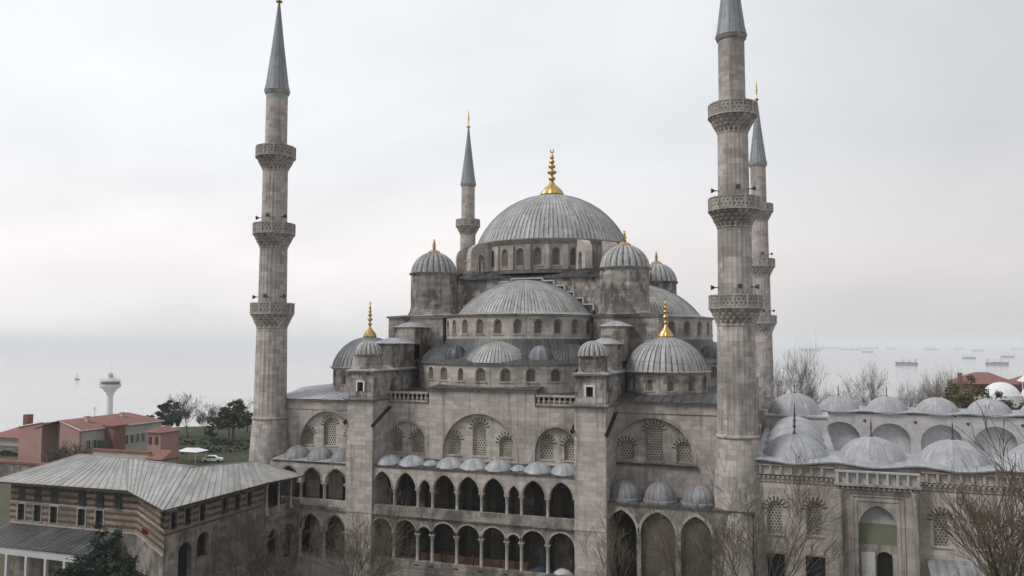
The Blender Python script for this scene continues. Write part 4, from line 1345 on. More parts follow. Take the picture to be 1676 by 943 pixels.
sheet((-47.4, -5, 12.4), A, R1, R1, 8)
sheet((-28, -5, 12.6), (-47.4, -5, 12.4), R1, R2, 16)
sheet((-28.5, -2.9, 12.8), (-28, -6, 12.6), R3, R4, 6); sheet((-28, -6, 12.6), (-28, -5, 12.6), R2, R3, 3)
roof = mb.build('roof', M['lead_roof'], pav)
mb = MB()
for p, q in ((A, B), (B, C_), (C_, D), (D, T_), ((-47.4, -5, 12.4), A)):
    p, q = Vector(p), Vector(q)
    n_ = Vector((q.y - p.y, p.x - q.x, 0)).normalized() * -1
    mb.face([p - Vector((0, 0, .16)), q - Vector((0, 0, .16)), q + Vector((0, 0, -.01)), p + Vector((0, 0, -.01))])
    i_ = n_ * 1.25
    mb.face([q - Vector((0, 0, .16)), p - Vector((0, 0, .16)), p + i_ - Vector((0, 0, .06)), q + i_ - Vector((0, 0, .06))])
mb.build('eave', M['bark'], pav)
mb = MB()
for p, q in ((A, R1), (R1, R2), (R2, B), (R2, R3), (R3, C_), (R3, R4), (R4, D), (R4, T_)): mb.tube([Vector(p) + Vector((0, 0, .03)), Vector(q) + Vector((0, 0, .03))], [.05, .05], 6)
mb.build('ridge_roll', M['lead_roof'], roof)
mb = MB(); sheet((-47.5, -21.6, 6.85), (-31.2, -21.6, 6.95), (-31.2, -17.9, 8.1), (-45.6, -17.9, 8.1), 24)
mb.build('lean_to_roof', M['lead_dark'], pav)
mb = MB(); mb.box(-47.3, -31.3, -21.45, -21.25, 6.1, 6.8); mb.build('fascia_board', M['greywhite'], pav)
for x in (-44.2, -41.5, -38.9, -36.4, -34.0, -31.6):
    mb = MB(); mb.box(x - .14, x + .14, -21.5, -21.2, 0, 6.1); mb.build('post', M['greywhite'], pav)
t = thing('flag', 'small red flag hanging from the corner of the striped pavilion', 'flag', (-23.6, -22.2, 9))
mb = MB(); mb.tube([(-23.4, -21.4, 9.4), (-23.9, -22.4, 10.3)], [.03, .03], 6); mb.build('pole', M['greywhite'], t)
mb = MB()
for i in range(4):
    q = lambda k, z: (-23.9 + .06 * k + .04 * math.sin(k * 2), -22.4 + .13 * k, z - .07 * k)
    mb.face([q(i, 9.75), q(i + 1, 9.75), q(i + 1, 10.28), q(i, 10.28)])
mb.build('cloth', M['flag_red'], t)

# ------------------------------------------------------------------ red roofed building, walls and park on the left
rb = thing('red_roofed_building', 'long pink and cream building with a broad red tiled roof', 'building', (-112, 58, 0))
def poly_block(mb, pts, y0, y1): mb.extr(pts, y0, y1)
mb = MB()
poly_block(mb, [(-125.6, -1), (-119.0, -1), (-119.0, 9.8), (-125.6, 8.7)], 48, 62)
poly_block(mb, [(-114.0, -1), (-108.6, -1), (-108.6, 8.5), (-114.0, 10.1)], 48, 48.6)
mb.build('pink_wall', M['pink'], rb)
mb = MB()
mb.box(-119, -114, 52, 64, -1, 10.0)
mb.box(-114, -108.62, 48.6, 71, -1, 8.5)
w_ = mb.build('cream_wall', M['cream'], rb)
for a, b in (((-125.7, 47.9, 8.75), (-118.9, 47.9, 9.9)), ((-114.1, 47.9, 10.3), (-108.3, 47.9, 8.6))):
    mb = MB(); mb.tube([a, b], [.16, .16], 4); mb.build('coping', M['greywhite'], rb)
for x in (-117.9, -116.0):
    mb = MB(); mb.box(x - .45, x + .45, 51.9, 52.05, 3.6, 7.4); mb.build('window', M['glass'], rb)
for y in (50.3, 51.9, 60.5, 62.1, 63.7, 65.3, 66.9):
    mb = MB(); mb.box(-108.65, -108.5, y - .42, y + .42, 4.4, 6.3); mb.build('window', M['glass'], rb)
mb = MB()
def tsheet(a, b, c, d): mb.face([a, b, c, d])
tsheet((-108.2, 47.8, 8.6), (-108.2, 71.4, 8.6), (-114.2, 66.5, 10.7), (-114.2, 47.8, 10.5))
tsheet((-114.2, 66.5, 10.7), (-121, 71, 8.6), (-121, 47.8, 8.6), (-114.2, 47.8, 10.5))
mb.face([(-108.2, 71.4, 8.6), (-121, 71, 8.6), (-114.2, 66.5, 10.7)])
mb.build('roof', M['tile_roof'], rb)
mb = MB(); mb.box(-108.6, -106.0, 54.5, 57.6, -1, 8.8); mb.box(-108.9, -105.7, 54.2, 57.9, 8.8, 9.1); mb.build('red_projection', M['brickred'], rb)
for y in (50.3, 51.9, 60.5, 62.1, 63.7, 65.3, 66.9):
    mb = MB()
    for q in ((y - .52, y - .42, 4.3, 6.4), (y + .42, y + .52, 4.3, 6.4), (y - .42, y + .42, 6.3, 6.42), (y - .6, y + .6, 4.22, 4.34), (y - .03, y + .03, 4.34, 6.3)): mb.box(-108.52, -108.44, *q)
    mb.build('window_frame', M['greywhite'], rb)
mb = MB(); mb.tube([(-108.15, 47.8, 8.5), (-108.15, 71.4, 8.5)], [.12, .12], 6); mb.tube([(-108.3, 58.6, 8.5), (-108.4, 58.7, 0)], [.08, .08], 6); mb.build('gutter', M['greywhite'], rb)
for x, y in ((-112, 53), (-112.5, 63)):
    mb = MB(); mb.box(x - .35, x + .35, y - .35, y + .35, 8.5, 10.9); mb.box(x - .45, x + .45, y - .45, y + .45, 10.9, 11.05); mb.build('chimney', M['cream'], rb)
mb = MB(); mb.tube([(-114.2, 57, 10.4), (-114.2, 57, 12.6)], [.05, .04], 5)
for z in (12.0, 12.4): mb.tube([(-114.8, 57, z), (-113.6, 57, z)], [.03, .03], 4)
mb.build('aerial', M['bronze'], rb)
mb = MB(); mb.box(-126.4, -125.2, 49.5, 51, -1, 11.2); mb.build('chimney', M['brickred'], rb)
mb = MB(); mb.box(-107.2, -106.2, 51.5, 53.6, 1, 6.2); mb.build('dark_door', M['shutter'], rb)
an = thing('red_roofed_annex', 'small pink cube of a house with a red hipped roof and lower lean-to', 'house', (-87, 52, 0))
mb = MB(); mb.box(-90.8, -87.4, 48, 53, -1, 9.0); mb.build('wall', M['pink'], an)
mb = MB(); mb.hip(-91.3, -86.9, 47.5, 53.5, 9.0, 10.0, inset=2.1); mb.build('roof', M['tile_roof'], an)
for x in (-90.0, -88.4):
    mb = MB(); mb.box(x - .4, x + .4, 47.9, 48.05, 6.6, 8.1); mb.build('window', M['wood_red'], an)
mb = MB()
tsheet((-86.4, 42.5, 4.6), (-82.0, 42.5, 4.6), (-83.0, 46.5, 5.9), (-86.0, 46.5, 5.9))
tsheet((-82.0, 42.5, 4.6), (-82.0, 48, 4.6), (-83.0, 48, 5.9), (-83.0, 46.5, 5.9))
mb.build('lean_to_roof', M['tile_roof'], an)
mb = MB(); mb.box(-86.2, -82.4, 43, 47.9, -1, 4.55); mb.build('lean_to_wall', M['stone_low'], an)
yw = thing('yard_wall', 'stepped yard wall with red coping in front of the pink annex', 'wall', (-92, 43, 0))
mb = MB(); mb.box(-100, -86, 43.5, 44, -1, 5.4); mb.box(-97, -84.6, 39, 39.5, -1, 4.4); mb.build('wall', M['cream'], yw)
mb = MB(); mb.box(-100.1, -85.9, 43.3, 44.2, 5.4, 5.8)
mb.face([(-97.2, 38.8, 3.6), (-84.4, 38.8, 5.0), (-84.4, 39.7, 5.0), (-97.2, 39.7, 3.6)]); mb.face([(-97.2, 38.8, 3.1), (-84.4, 38.8, 4.4), (-84.4, 38.8, 5.0), (-97.2, 38.8, 3.6)])
mb.build('coping', M['brickred'], yw)
gw = thing('garden_wall', 'long grey stone garden wall with a red coping behind the pavilion', 'wall', (-115, 36, 0))
mb = MB(); mb.box(-160, -88, 36, 36.6, -1, 3.3); mb.build('wall', M['stone_low'], gw)
mb = MB(); mb.box(-160, -87.9, 35.8, 36.8, 3.3, 3.75); mb.build('coping', M['brickred'], gw)
ho = thing('far_house', 'low house with a red roof at the left edge of the picture', 'house', (-158, 76, 0))
mb = MB(); mb.box(-164, -146, 72, 82, -2, 2.6); mb.build('wall', M['cream'], ho)
mb = MB(); mb.hip(-165, -145.4, 71, 83, 2.6, 5.0, inset=5.5); mb.build('roof', M['tile_roof'], ho)

def make_car(name, label, loc, rz, body):
    t = thing(name, label, 'car', (0, 0, 0), 'cars parked in the park')
    mb = MB()
    prof = [(-2.1, .35), (2.1, .35), (2.15, .75), (1.9, .9), (1.1, .98), (.55, 1.42), (-1.0, 1.46), (-1.75, 1.02), (-2.15, .92)]
    mb.extr(prof, -.82, .82); b = mb.build('body', body, t)
    mb = MB()
    for y0 in (-.835, .82): mb.extr([(-1.45, 1.02), (.95, 1.0), (.5, 1.36), (-.95, 1.39)], y0, y0 + .015)
    mb.build('window', M['glass'], t)
    for x in (-1.35, 1.35):
        for y in (-.8, .8):
            mb = MB(); mb.tube([(x, y - .1, .33), (x, y + .1, .33)], [.33, .33], 12); mb.build('wheel', M['black'], t)
    t.location = loc; t.rotation_euler = (0, 0, rz)
    return t
make_car('parked_car', 'white car parked beside the white canopy behind the pavilion roof', (-89.6, 66.0, land_z(-89, 66)), .5, M['white'])
make_car('parked_car', 'dark car parked by the low red roof at the left edge', (-140.2, 58, land_z(-140, 58)), .2, M['black'])
cp = thing('canopy', 'small white canopy on posts on the park road behind the lead roof', 'canopy', (-93, 64, 0))
zc = land_z(-93, 64)
mb = MB(); mb.hip(-96.2, -90.6, 62, 66, zc + 2.5, zc + 3.2, inset=1.6); mb.build('cover', M['white'], cp)
for x in (-95.6, -91.2):
    for y in (62.4, 65.6):
        mb = MB(); mb.tube([(x, y, zc), (x, y, zc + 2.55)], [.07, .07], 6); mb.build('post', M['greywhite'], cp)

# control tower by the sea
rt = thing('radar_tower', 'white traffic control tower with a flared top and mast by the sea', 'tower', (-271, 213, 0))
c_ = (-271, 213)
mb = MB(); mb.lathe([(1.9, land_z(*c_) - 1), (1.5, -8), (1.35, 1.5)], 20, c_); mb.build('shaft', M['white'], rt)
mb = MB(); mb.lathe([(1.35, 1.5), (1.9, 3.2), (3.2, 4.9), (4.55, 6.0), (4.75, 6.3), (4.75, 6.9), (4.4, 7.0)], 28, c_); mb.build('flare', M['white'], rt)
mb = MB(); mb.lathe([(4.0, 7.0), (4.0, 8.4), (4.5, 8.5), (4.5, 8.9), (3.0, 9.1), (2.2, 9.9), (1.2, 10.1), (1.1, 12.2), (.4, 12.5), (0, 12.6)], 28, c_); mb.build('cabin', M['greywhite'], rt)
mb = MB()
for z_ in (7.4, 7.9, 9.3, 9.7):
    r_ = 4.7 if z_ < 9 else 4.3
    mb.tube([(c_[0] + r_ * math.cos(2 * PI * k / 20), c_[1] + r_ * math.sin(2 * PI * k / 20), z_) for k in range(21)], [.05] * 21, 4, cap=False)
for k in range(20):
    a_ = 2 * PI * k / 20
    mb.tube([(c_[0] + 4.7 * math.cos(a_), c_[1] + 4.7 * math.sin(a_), 6.9), (c_[0] + 4.7 * math.cos(a_), c_[1] + 4.7 * math.sin(a_), 7.9)], [.04, .04], 4)
mb.build('railing', M['greywhite'], rt)
mb = MB(); mb.lathe([(4.02, 7.25), (4.02, 8.15)], 28, c_); mb.build('window_band', M['glass'], rt)
for dx, h_ in ((.3, 17.2), (2.6, 14.0), (-1.6, 13.2)):
    mb = MB(); mb.tube([(c_[0] + dx, c_[1], 9), (c_[0] + dx, c_[1], h_)], [.12, .05], 5); mb.build('mast', M['greywhite'], rt)

# buildings behind the courtyard on the right
bh = thing('bath_house', 'old building with low red roofs and two white domes beyond the trees', 'building', (80, 172, 0))
mb = MB(); mb.box(74, 114, 166, 184, -4, 13.5); mb.build('wall', M['stone_court'], bh)
mb = MB()
mb.hip(73.5, 90, 172, 186, 15.9, 18.9, inset=6.5); mb.hip(89, 114, 174, 188, 16.2, 19.3, inset=6.8)
mb.box(74, 113, 174.5, 185, 13.3, 16.2)
mb.build('roof', M['tile_roof'], bh)
mb = MB(); mb.box(74.5, 75.5, 171, 172.2, 12, 18.9); mb.build('chimney', M['brickred'], bh)
for x in (83.5, 92.5):
    mb = MB(); dome(mb, (x, 165), 13.4, 4.5, 3.4, 16, .06, skirt=.4, n=10); mb.lathe([(4.9, 10.5), (4.9, 13.4)], 24, (x, 165)); mb.build('white_dome', M['white'], bh)
tc = thing('tent_canopy', 'white peaked tent roof beside the red roofs at the right edge', 'canopy', (90, 168, 0))
mb = MB()
for x in (91.5, 97.0, 102.5): mb.hip(x - 2.7, x + 2.7, 167, 172.4, 16.9, 19.8, inset=2.55)
mb.build('cover', M['white'], tc)
for x in (89, 94.2, 99.8, 105):
    mb = MB(); mb.tube([(x, 167.2, 0), (x, 167.2, 17)], [.12, .12], 6); mb.build('post', M['greywhite'], tc)

# ------------------------------------------------------------------ ships on the hazy sea
def make_ship(hull):
    t = thing('cargo_ship', 'ship', 'ship', (0, 0, 0), 'ships at anchor on the hazy sea')
    mb = MB()
    st = [(-50, 5.5, 8), (-47, 8, 8), (-30, 8.5, 7), (25, 8.5, 7), (42, 6, 9), (52, .4, 11.5)]
    for i in range(len(st) - 1):
        (x0, w0, h0), (x1, w1, h1) = st[i], st[i + 1]
        s0, s1 = x0 * .97, (x1 * .93 if i == len(st) - 2 else x1 * .97)
        for sg in (-1, 1):
            q = [(s0, sg * w0 * .8, -1), (s1, sg * w1 * .8, -1), (x1, sg * w1, h1), (x0, sg * w0, h0)]
            mb.face(q if sg < 0 else q[::-1])
        mb.face([(x0, -w0, h0), (x1, -w1, h1), (x1, w1, h1), (x0, w0, h0)])
    mb.face([(-48.5, 4.4, -1), (-48.5, -4.4, -1), (-50, -5.5, 8), (-50, 5.5, 8)])
    mb.build('hull', hull, t)
    mb = MB(); mb.box(-44, -33, -6.5, 6.5, 7, 17); mb.box(-42, -35, -7.5, 7.5, 17, 20); mb.box(-46, -43, -2, 2, 9, 22); mb.build('superstructure', M['greywhite'], t)
    for x in (-12, 14):
        mb = MB(); mb.box(x - 1, x + 1, -1, 1, 7, 20); mb.tube([(x, 0, 12), (x + 13, 0, 19)], [.6, .4], 5); mb.build('deck_crane', M['hull'], t)
    mb = MB(); mb.box(-28, 38, -6, 6, 7, 9.2); mb.build('hatch', M['hull'], t)
    return t
ship0 = make_ship(M['hull']); ship_r = make_ship(M['hull_red'])
SHIPS = [  # x, y, scale, heading, red, label
    (313, 2319, .55, PI, 0, 'grey ship with a high bow, the largest and nearest one on the sea'),
    (547, 2422, .55, 0, 1, 'long low reddish ship near the right edge above the red roofs'),
    (660, 3422, .45, 0, 0, 'grey ship just above and left of the long reddish ship'),
    (866, 3780, .5, PI, 0, 'ship cut by the right edge of the picture'),
    (458, 5446, .70, 0, 0, 'small faint ship between the nearest ship and the minaret'),
    (470, 7405, 1.6, PI, 0, 'long faint ship above the domed row, farther than the small one'),
    (1330, 6828, .8, PI, 0, 'thin flat ship above the ship pair on the right'),
    (1134, 7609, .95, 0, 0, 'faint ship high on the sea to the right of the nearest ship'),
    (330, 8800, 2.4, 0, 1, 'very large pale tanker on the horizon beside the minaret'),
    (740, 9000, 2.0, PI, 0, 'pale ship on the horizon straight above the nearest ship'),
    (930, 8700, 1.0, 0, 0, 'tiny pale ship on the horizon right of the one above the nearest ship'),
    (1330, 9200, 1.1, PI, 1, 'tiny pale reddish ship on the horizon right of centre of the sea'),
    (1580, 9000, 1.0, 0, 0, 'tiny pale grey ship on the horizon toward the right edge'),
    (1960, 8500, 1.0, PI, 0, 'tiny ship at the far right end of the horizon'),
    (92, 6900, .7, 0, 0, 'tiny ship seen just right of the far minaret above the bare tree'),
    (170, 6600, .9, PI, 1, 'faint low ship left of the bare tree tops next to the minaret'),
]
used = {0: False, 1: False}
for (x, y, s_, hd, red, lab) in SHIPS:
    src = ship_r if red else ship0
    ang = math.atan2(y + 81, x - 32) - PI / 2 + hd
    if not used[red]:
        used[red] = True; src.location = (x, y, SEA); src.rotation_euler = (0, 0, ang); src.scale = (s_, s_, s_ * 1.45); src['label'] = lab
    else: dup(src, (x, y, SEA), ang, s_, lab).scale = (s_, s_, s_ * (1.35 if s_ < 1.5 else .9))
sb = thing('sailing_boat', 'tiny sailing boat alone on the left part of the sea', 'sailing boat', (-995, 852, SEA))
mb = MB()
for sg in (-1, 1):
    q = [(-4, sg * 1.2, 0), (4.5, 0, 0), (5, 0, 1.4), (-4.4, sg * 1.5, 1.3)]
    mb.face([(p[0] - 995, p[1] + 852, p[2] + SEA) for p in (q if sg < 0 else q[::-1])])
mb.face([(-999.4, 853.5, SEA + 1.3), (-999.4, 850.5, SEA + 1.3), (-990, 852, SEA + 1.4)])
mb.build('hull', M['hull'], sb)
mb = MB(); mb.tube([(-995, 852, SEA + 1), (-995, 852, SEA + 14)], [.12, .06], 5); mb.build('mast', M['hull'], sb)
mb = MB()
for i in range(4):
    z0, z1 = SEA + 2.2 + i * 2.8, SEA + 2.2 + (i + 1) * 2.8
    w0, w1 = 4.0 * (1 - i / 4), 4.0 * (1 - (i + 1) / 4) + .02
    mb.face([(-995.1, 852, z0), (-995.1 - w0, 852.7, z0), (-995.1 - w1, 852.7, z1), (-995.1, 852, z1)])
mb.build('sail', M['greywhite'], sb)

# ------------------------------------------------------------------ trees
def bare_tree(name, h, spread, seed, mat='twig', trunk_h=.22, up=.55, n0=7, levels=4, r0=None, lean=(0, 0), density=1.0, rmin=.013, half=None):
    """trunk > limbs > thin twigs; returns (trunk mesh builder, twig mesh builder)"""
    rg = random.Random(seed)
    tr, tw = MB(), MB()
    r0 = r0 or h * .018
    def limb(p, d, L, r, lev):
        n = 4 if lev < 3 else 3
        pts, rad = [p], [r]
        q, dd = p.copy(), d.copy()
        for i in range(n):
            dd = (dd + Vector((rg.gauss(0, .13), rg.gauss(0, .13), rg.gauss(.05, .08)))).normalized()
            q = q + dd * (L / n)
            pts.append(q.copy()); rad.append(max(rmin, r * (1 - .62 * (i + 1) / n)))
        (tr if lev <= 1 else tw).tube(pts, rad, 6 if lev < 2 else (4 if lev < 3 else 3), cap=False)
        if lev >= levels: return
        k = max(2, int((n0 if lev == 0 else rg.randint(4, 6)) * (density if lev > 0 else 1)))
        for j in range(k):
            t = (0.75 + .25 * (j + 1) / k) if lev == 0 else rg.uniform(.25, 1.0)
            i = min(n - 1, int(t * n)); s_ = t * n - i
            bp_ = pts[i].lerp(pts[i + 1], s_)
            a = 2 * PI * (j / k) + rg.uniform(-.5, .5)
            side_ = Vector((math.cos(a), math.sin(a), 0))
            base = (pts[i + 1] - pts[i]).normalized()
            side_ = (side_ - base * side_.dot(base))
            if side_.length < 1e-3: continue
            nd = (base * up + side_.normalized() * spread * rg.uniform(.55, 1.2) + Vector((0, 0, .18))).normalized()
            limb(bp_, nd, L * (rg.uniform(1.15, 2.0) if lev == 0 else rg.uniform(.42, .72)), max(rmin, rad[i] * rg.uniform(.45, .7)), lev + 1)
    limb(Vector((0, 0, -.3)), Vector((lean[0], lean[1], 1)).normalized(), h * trunk_h, r0, 0)
    mz = sorted(p[2] for p in tw.v)[int(len(tw.v) * .988)]
    rr = sorted(math.hypot(p[0], p[1]) for p in tw.v)[int(len(tw.v) * .97)] * h / mz
    k_ = min(1.0, half / rr) if half else 1.0
    for b_ in (tr, tw): b_.v = [(p[0] * h / mz * k_, p[1] * h / mz * k_, p[2] * h / mz) for p in b_.v]
    t = thing(name, 'tree', 'tree', (0, 0, 0))
    tr.build('trunk', M['bark'], t, weld=False)
    tw.build('crown', M[mat], t, weld=False)
    return t
def leafy(name, blobs, n, leaf, mat, seed, trunk=None):
    rg = random.Random(seed)
    mb = MB()
    for (cx, cy, cz, rx, rz_) in blobs:
        k = int(n * (rx * rx) / sum(b[3] ** 2 for b in blobs))
        clumps = [Vector((rg.gauss(0, 1), rg.gauss(0, 1), rg.gauss(0, 1))).normalized() * rg.uniform(.45, 1.0) for _ in range(max(6, k // 55))]
        for _ in range(k):
            c = rg.choice(clumps) + Vector((rg.gauss(0, .13), rg.gauss(0, .13), rg.gauss(0, .11)))
            p = Vector((cx + c.x * rx, cy + c.y * rx, cz + c.z * rz_))
            a, b = Vector((rg.gauss(0, 1), rg.gauss(0, 1), rg.gauss(0, .6))).normalized(), Vector((rg.gauss(0, 1), rg.gauss(0, 1), rg.gauss(0, 1))).normalized()
            s_ = leaf * rg.uniform(.6, 1.3)
            mb.face([p - a * s_, p + b * s_ * .5, p + a * s_, p - b * s_ * .5])
    t = thing(name, 'tree', 'tree', (0, 0, 0))
    if trunk:
        tb = MB(); h_, r_ = trunk
        tb.tube([(0, 0, -.5), (.1, .05, h_ * .5), (0, .1, h_)], [r_, r_ * .75, r_ * .35], 8)
        for (cx, cy, cz, rx, rz_) in blobs[:6]:
            tb.tube([(0, 0, min(h_ * .6, cz * .7)), (cx * .5, cy * .5, cz * .9), (cx, cy, cz)], [r_ * .45, r_ * .3, r_ * .1], 5)
        tb.build('trunk', M['bark'], t)
    mb.build('crown', M[mat], t, weld=False)
    return t
def place(t, x, y, label, rz=0.0, s=1.0, group=None, cat=None, z=None):
    t.location = (x, y, land_z(x, y) if z is None else z); t.rotation_euler = (0, 0, rz); t.scale = (s, s, s)
    t['label'] = label
    if group: t['group'] = group
    if cat: t['category'] = cat
    return t
GB = 'bare trees beyond the courtyard'
bt1 = bare_tree('bare_tree', 23.0, .85, 3, 'twig_grey', .34, .8, 8, 4, .32, density=1.25, rmin=.028, half=4.8)
bt2 = bare_tree('bare_tree', 21.5, .95, 11, 'twig_grey', .36, .65, 9, 4, .30, density=1.35, rmin=.028, half=5.4)
place(bt1, 32.0, 86, 'tall bare tree right beside the minarets, the highest above the domes', 0, 1.1, GB)
place(bt2, 45.4, 86, 'round bare tree standing alone between two pale domes', 0, .98, GB)
for (x, y, s_, rz, src, lab) in (
        (27.8, 84, .98, 1.1, bt1, 'bare tree half hidden by the minaret edge'),
        (36.2, 90, .82, 2.3, bt2, 'lower bare tree to the right of the tallest bare tree'),
        (38.6, 82, .74, 4.2, bt1, 'small bare tree just left of the lone round bare tree'),
        (51.4, 88, .80, 0.7, bt1, 'bare tree at the left end of the dense row of bare trees'),
        (54.0, 84, .84, 3.3, bt2, 'bare tree second from the left in the dense row'),
        (56.2, 90, .88, 5.2, bt1, 'bare tree in the middle of the dense row'),
        (58.8, 85, .90, 1.9, bt2, 'bare tree at the high point of the dense row'),
        (61.0, 91, .90, 2.9, bt1, 'bare tree at the right end of the dense row next to the red roof')):
    place(dup(src, (0, 0, 0)), x, y, lab, rz, s_, GB)
br1 = leafy('brown_tree', [(0, 0, 9, 4.2, 5), (3, 1, 12, 3.2, 4), (-3, -1, 12.5, 3.2, 3.6), (0, 1, 15, 2.6, 2.6)], 2600, .34, 'leaf_brown', 5, (12, .25))
place(br1, 61.5, 80, 'brown leafed tree below the red roof, leftmost of three', 0, 1.2, 'brown trees beyond the courtyard')
place(dup(br1, (0, 0, 0)), 66.8, 82, 'brown leafed tree below the white domes, middle of three', 2.0, 1.04, 'brown trees beyond the courtyard')
place(dup(br1, (0, 0, 0)), 72.6, 81, 'brown leafed tree at the right edge, last of three', 4.1, 1.08, 'brown trees beyond the courtyard')
# park trees on the left
co = leafy('dark_conifer', [(0, 0, 6.2, 3.4, 2.6), (-3.2, .5, 4.6, 3.0, 2.2), (2.6, -.5, 5.0, 2.8, 2.2), (.5, .6, 8.2, 2.4, 1.8), (-2, 0, 7.3, 2.0, 1.5)], 3600, .42, 'leaf_dark', 21, (8, .35))
place(co, -131.5, 98, 'broad dark evergreen behind the red roofed annex', 0, 1.0)
pine = leafy('pine_tree', [(0, 0, 8.8, 3.2, 2.0), (-3, .6, 7.4, 2.4, 1.5), (2.8, -.5, 7.6, 2.6, 1.6), (.6, .4, 10.2, 2.4, 1.3), (-4.6, 0, 5.4, 2.2, 1.3), (3.8, .8, 5.6, 2.0, 1.2), (0, -1, 6.0, 2.6, 1.4)], 6500, .42, 'leaf_mid', 33, (9, .32))
place(pine, -107.8, 95.5, 'large umbrella shaped pine on the lawn left of the minaret', 0, .96)
place(dup(pine, (0, 0, 0)), -102.6, 101, 'lower pine tree touching the minaret edge', 2.4, .72)
place(dup(pine, (0, 0, 0)), -113.4, 101, 'small pine tree to the left of the umbrella shaped pine', 4.0, .62)
place(dup(co, (0, 0, 0)), -112.5, 116, 'dark evergreen farthest back on the lawn behind the umbrella shaped pine', 2.2, .85)
place(dup(co, (0, 0, 0)), -120.5, 118, 'low dark evergreen farthest back between the spruce and the bare trees', 4.0, .62)
sp = leafy('spruce_tree', [(0, 0, 1.8, 2.1, 1.2), (0, 0, 3.4, 1.6, 1.2), (0, 0, 5.0, 1.15, 1.1), (0, 0, 6.4, .7, 1.0), (0, 0, 7.5, .3, .7)], 1800, .3, 'leaf_dark', 41, (7.4, .16))
place(sp, -119.2, 101, 'pointed spruce standing between bare trees on the lawn', 0, .92)
bt3 = bare_tree('bare_tree', 11.5, .62, 17, 'twig_grey', .26, .8, 7, 4, .17, rmin=.03)
place(bt3, -127, 101, 'tall bare tree next to the broad dark evergreen', 0, 1.02, 'bare trees in the park')
for x, y, s_, rz, lab in ((-122.5, 103, .78, 1.2, 'slender bare tree left of the spruce'), (-117.6, 108, .86, 2.7, 'bare tree showing behind the tip of the spruce'), (-124.8, 110, .66, 4.4, 'low bare tree farthest back on the lawn')):
    place(dup(bt3, (0, 0, 0)), x, y, lab, rz, s_, 'bare trees in the park')
he = leafy('hedge', [(x, 0, .7, 1.3, .8) for x in (-6, -4, -2, 0, 2, 4, 6)], 2200, .2, 'leaf_dark', 51)
place(he, -96.6, 80, 'dark clipped hedge along the lawn next to the minaret', .5, 1.0, 'hedges on the lawn', 'hedge')
place(dup(he, (0, 0, 0)), -104.4, 76, 'dark hedge on the lawn behind the white canopy', .2, .9, 'hedges on the lawn', 'hedge')
place(dup(he, (0, 0, 0)), -111, 88, 'hedge across the lawn below the umbrella shaped pine', .4, 1.2, 'hedges on the lawn', 'hedge')
place(dup(he, (0, 0, 0)), -101, 90, 'hedge farther back on the lawn beside the minaret foot', .1, 1.3, 'hedges on the lawn', 'hedge')
bb = bare_tree('bare_bush', 5.2, .75, 61, 'twig', .1, .6, 8, 3, .07)
place(bb, -106.5, 45.5, 'bare bush against the cream wall under the red roof', 0, 1.1, 'bare bushes at the pink building', 'bush')
place(dup(bb, (0, 0, 0)), -109.9, 45, 'bare bush against the pink gable wall', 1.7, 1.0, 'bare bushes at the pink building', 'bush')
# foreground trees
GF = 'bare trees in front of the mosque'
fa = bare_tree('bare_tree', 13.5, .66, 71, 'twig', .34, .9, 7, 4, .26, density=1.0, rmin=.016)
fb = bare_tree('bare_tree', 12.5, .55, 83, 'twig', .30, 1.0, 6, 4, .15, density=.8, rmin=.015)
fe_ = bare_tree('bare_tree', 19.2, .50, 97, 'twig', .20, 1.0, 11, 4, .36, (-.08, 0), 1.15, rmin=.016)
place(fe_, 46.6, -14.5, 'large bare tree fanning out at the right edge in front of the courtyard wall', 0, 1.0, GF)
place(fa, 29.2, -9.6, 'bare tree at the foot of the largest minaret', 0, 1.18, GF)
place(fb, 22.4, -8.5, 'thin bare tree in front of the right walled arch of the porch', 0, 1.05, GF)
for x, y, s_, rz, src, lab in ((17.8, -9.0, .98, 1.0, fb, 'thin bare tree in front of the dark open arch of the porch'),
                               (25.6, -7.6, .9, 2.2, fb, 'thin bare tree between the porch arches and the largest minaret'),
                               (-5.6, -14.0, .86, .5, fa, 'bare tree in front of the left half of the two storey gallery'),
                               (-15.0, -12.5, .80, 3.0, fa, 'bare tree in front of the arches beside the pavilion wall'),
                               (-10.2, -11.0, .66, 5.1, fa, 'low bare tree at the foot of the left buttress'),
                               (35.4, -9.0, .70, 2.1, fb, 'small bare tree left of the courtyard portal')):
    place(dup(src, (0, 0, 0)), x, y, lab, rz, s_, GF)
ev = leafy('evergreen_shrub', [(0, 0, 8.3, 2.2, 1.9), (-2.2, -.4, 6.6, 2.2, 1.8), (2.2, .3, 6.8, 2.0, 1.8), (-1, 0, 4.2, 3.0, 2.6), (2, -.5, 4, 2.6, 2.4), (0, .2, 10.0, 1.3, 1.4)], 9000, .20, 'leaf_dark', 91, (8, .2))
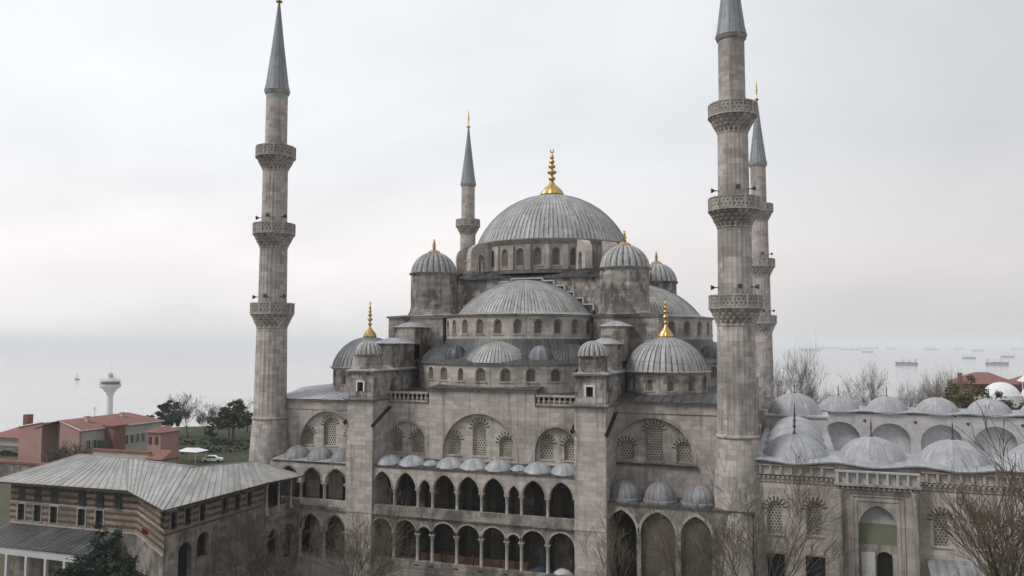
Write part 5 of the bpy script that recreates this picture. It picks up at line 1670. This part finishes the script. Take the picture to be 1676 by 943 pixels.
place(ev, -23.4, -27.2, 'dark evergreen tree covering the corner of the striped pavilion', 0, 1.0)
place(dup(ev, (0, 0, 0)), -26.8, -26.6, 'lower evergreen bush left of the taller one by the pavilion', 2.2, .66)

# ------------------------------------------------------------------ small things
bn = thing('red_barrier', 'long red brown wooden barrier along the lower gallery floor', 'barrier', (-.5, -1.6, 3.5))
mb = MB(); mb.box(-6.4, 6.2, -1.75, -1.65, 3.9, 4.65); mb.build('board', M['wood_red'], bn)
for x in (-6.2, -3.2, 0, 3, 6):
    mb = MB(); mb.box(x - .06, x + .06, -1.85, -1.55, 3.5, 4.8); mb.build('post', M['wood_red'], bn)
for x, mat, lab in ((7.3, 'blue_cloth', 'blue sheeted pile on the lower gallery floor at the right'), (9.6, 'greywhite', 'grey sheeted pile in the last arch of the lower gallery')):
    mb = MB(); rg = random.Random(int(x * 10))
    mb.lathe([(1.05, 0), (1.0, .35), (.7, .7), (.3, .85), (0, .9)], 14, (0, 0), mod=lambda k, a, r_: r_ * (1 + .18 * math.sin(3 * a + k) + .1 * math.sin(7 * a)))
    o = mb.build('covered_pile', M[mat]); o.location = (x, -1.6, 3.5); tag(o, lab, 'pile', 'covered piles in the gallery')
def bird(name, label, loc, rz, mat, flying):
    t = thing(name, label, 'bird', (0, 0, 0))
    mb = MB(); mb.tube([(-.28, 0, 0), (-.12, 0, .02), (.08, 0, .05), (.2, 0, .1), (.3, 0, .1)], [.02, .08, .1, .06, .015], 8); mb.build('body', mat, t)
    for sg in (-1, 1):
        mb = MB()
        w = .5 if flying else .12
        mb.face([(.1, sg * .06, .08), (.02, sg * w * .6, .2 if flying else .1), (-.15, sg * w, .12 if flying else .06), (-.2, sg * w * .5, .06), (-.12, sg * .06, .04)][::sg])
        mb.build('wing', mat, t)
    t.location = loc; t.rotation_euler = (0, 0, rz)
bird('gull', 'white gull perched on the pale dome next to its dark finial', (37.6, 56.2, 19.05), 2.5, M['white'], False)
bird('pigeon', 'dark bird flying above the courtyard between two domes', (48.7, 20, 18.9), .6, M['black'], True)
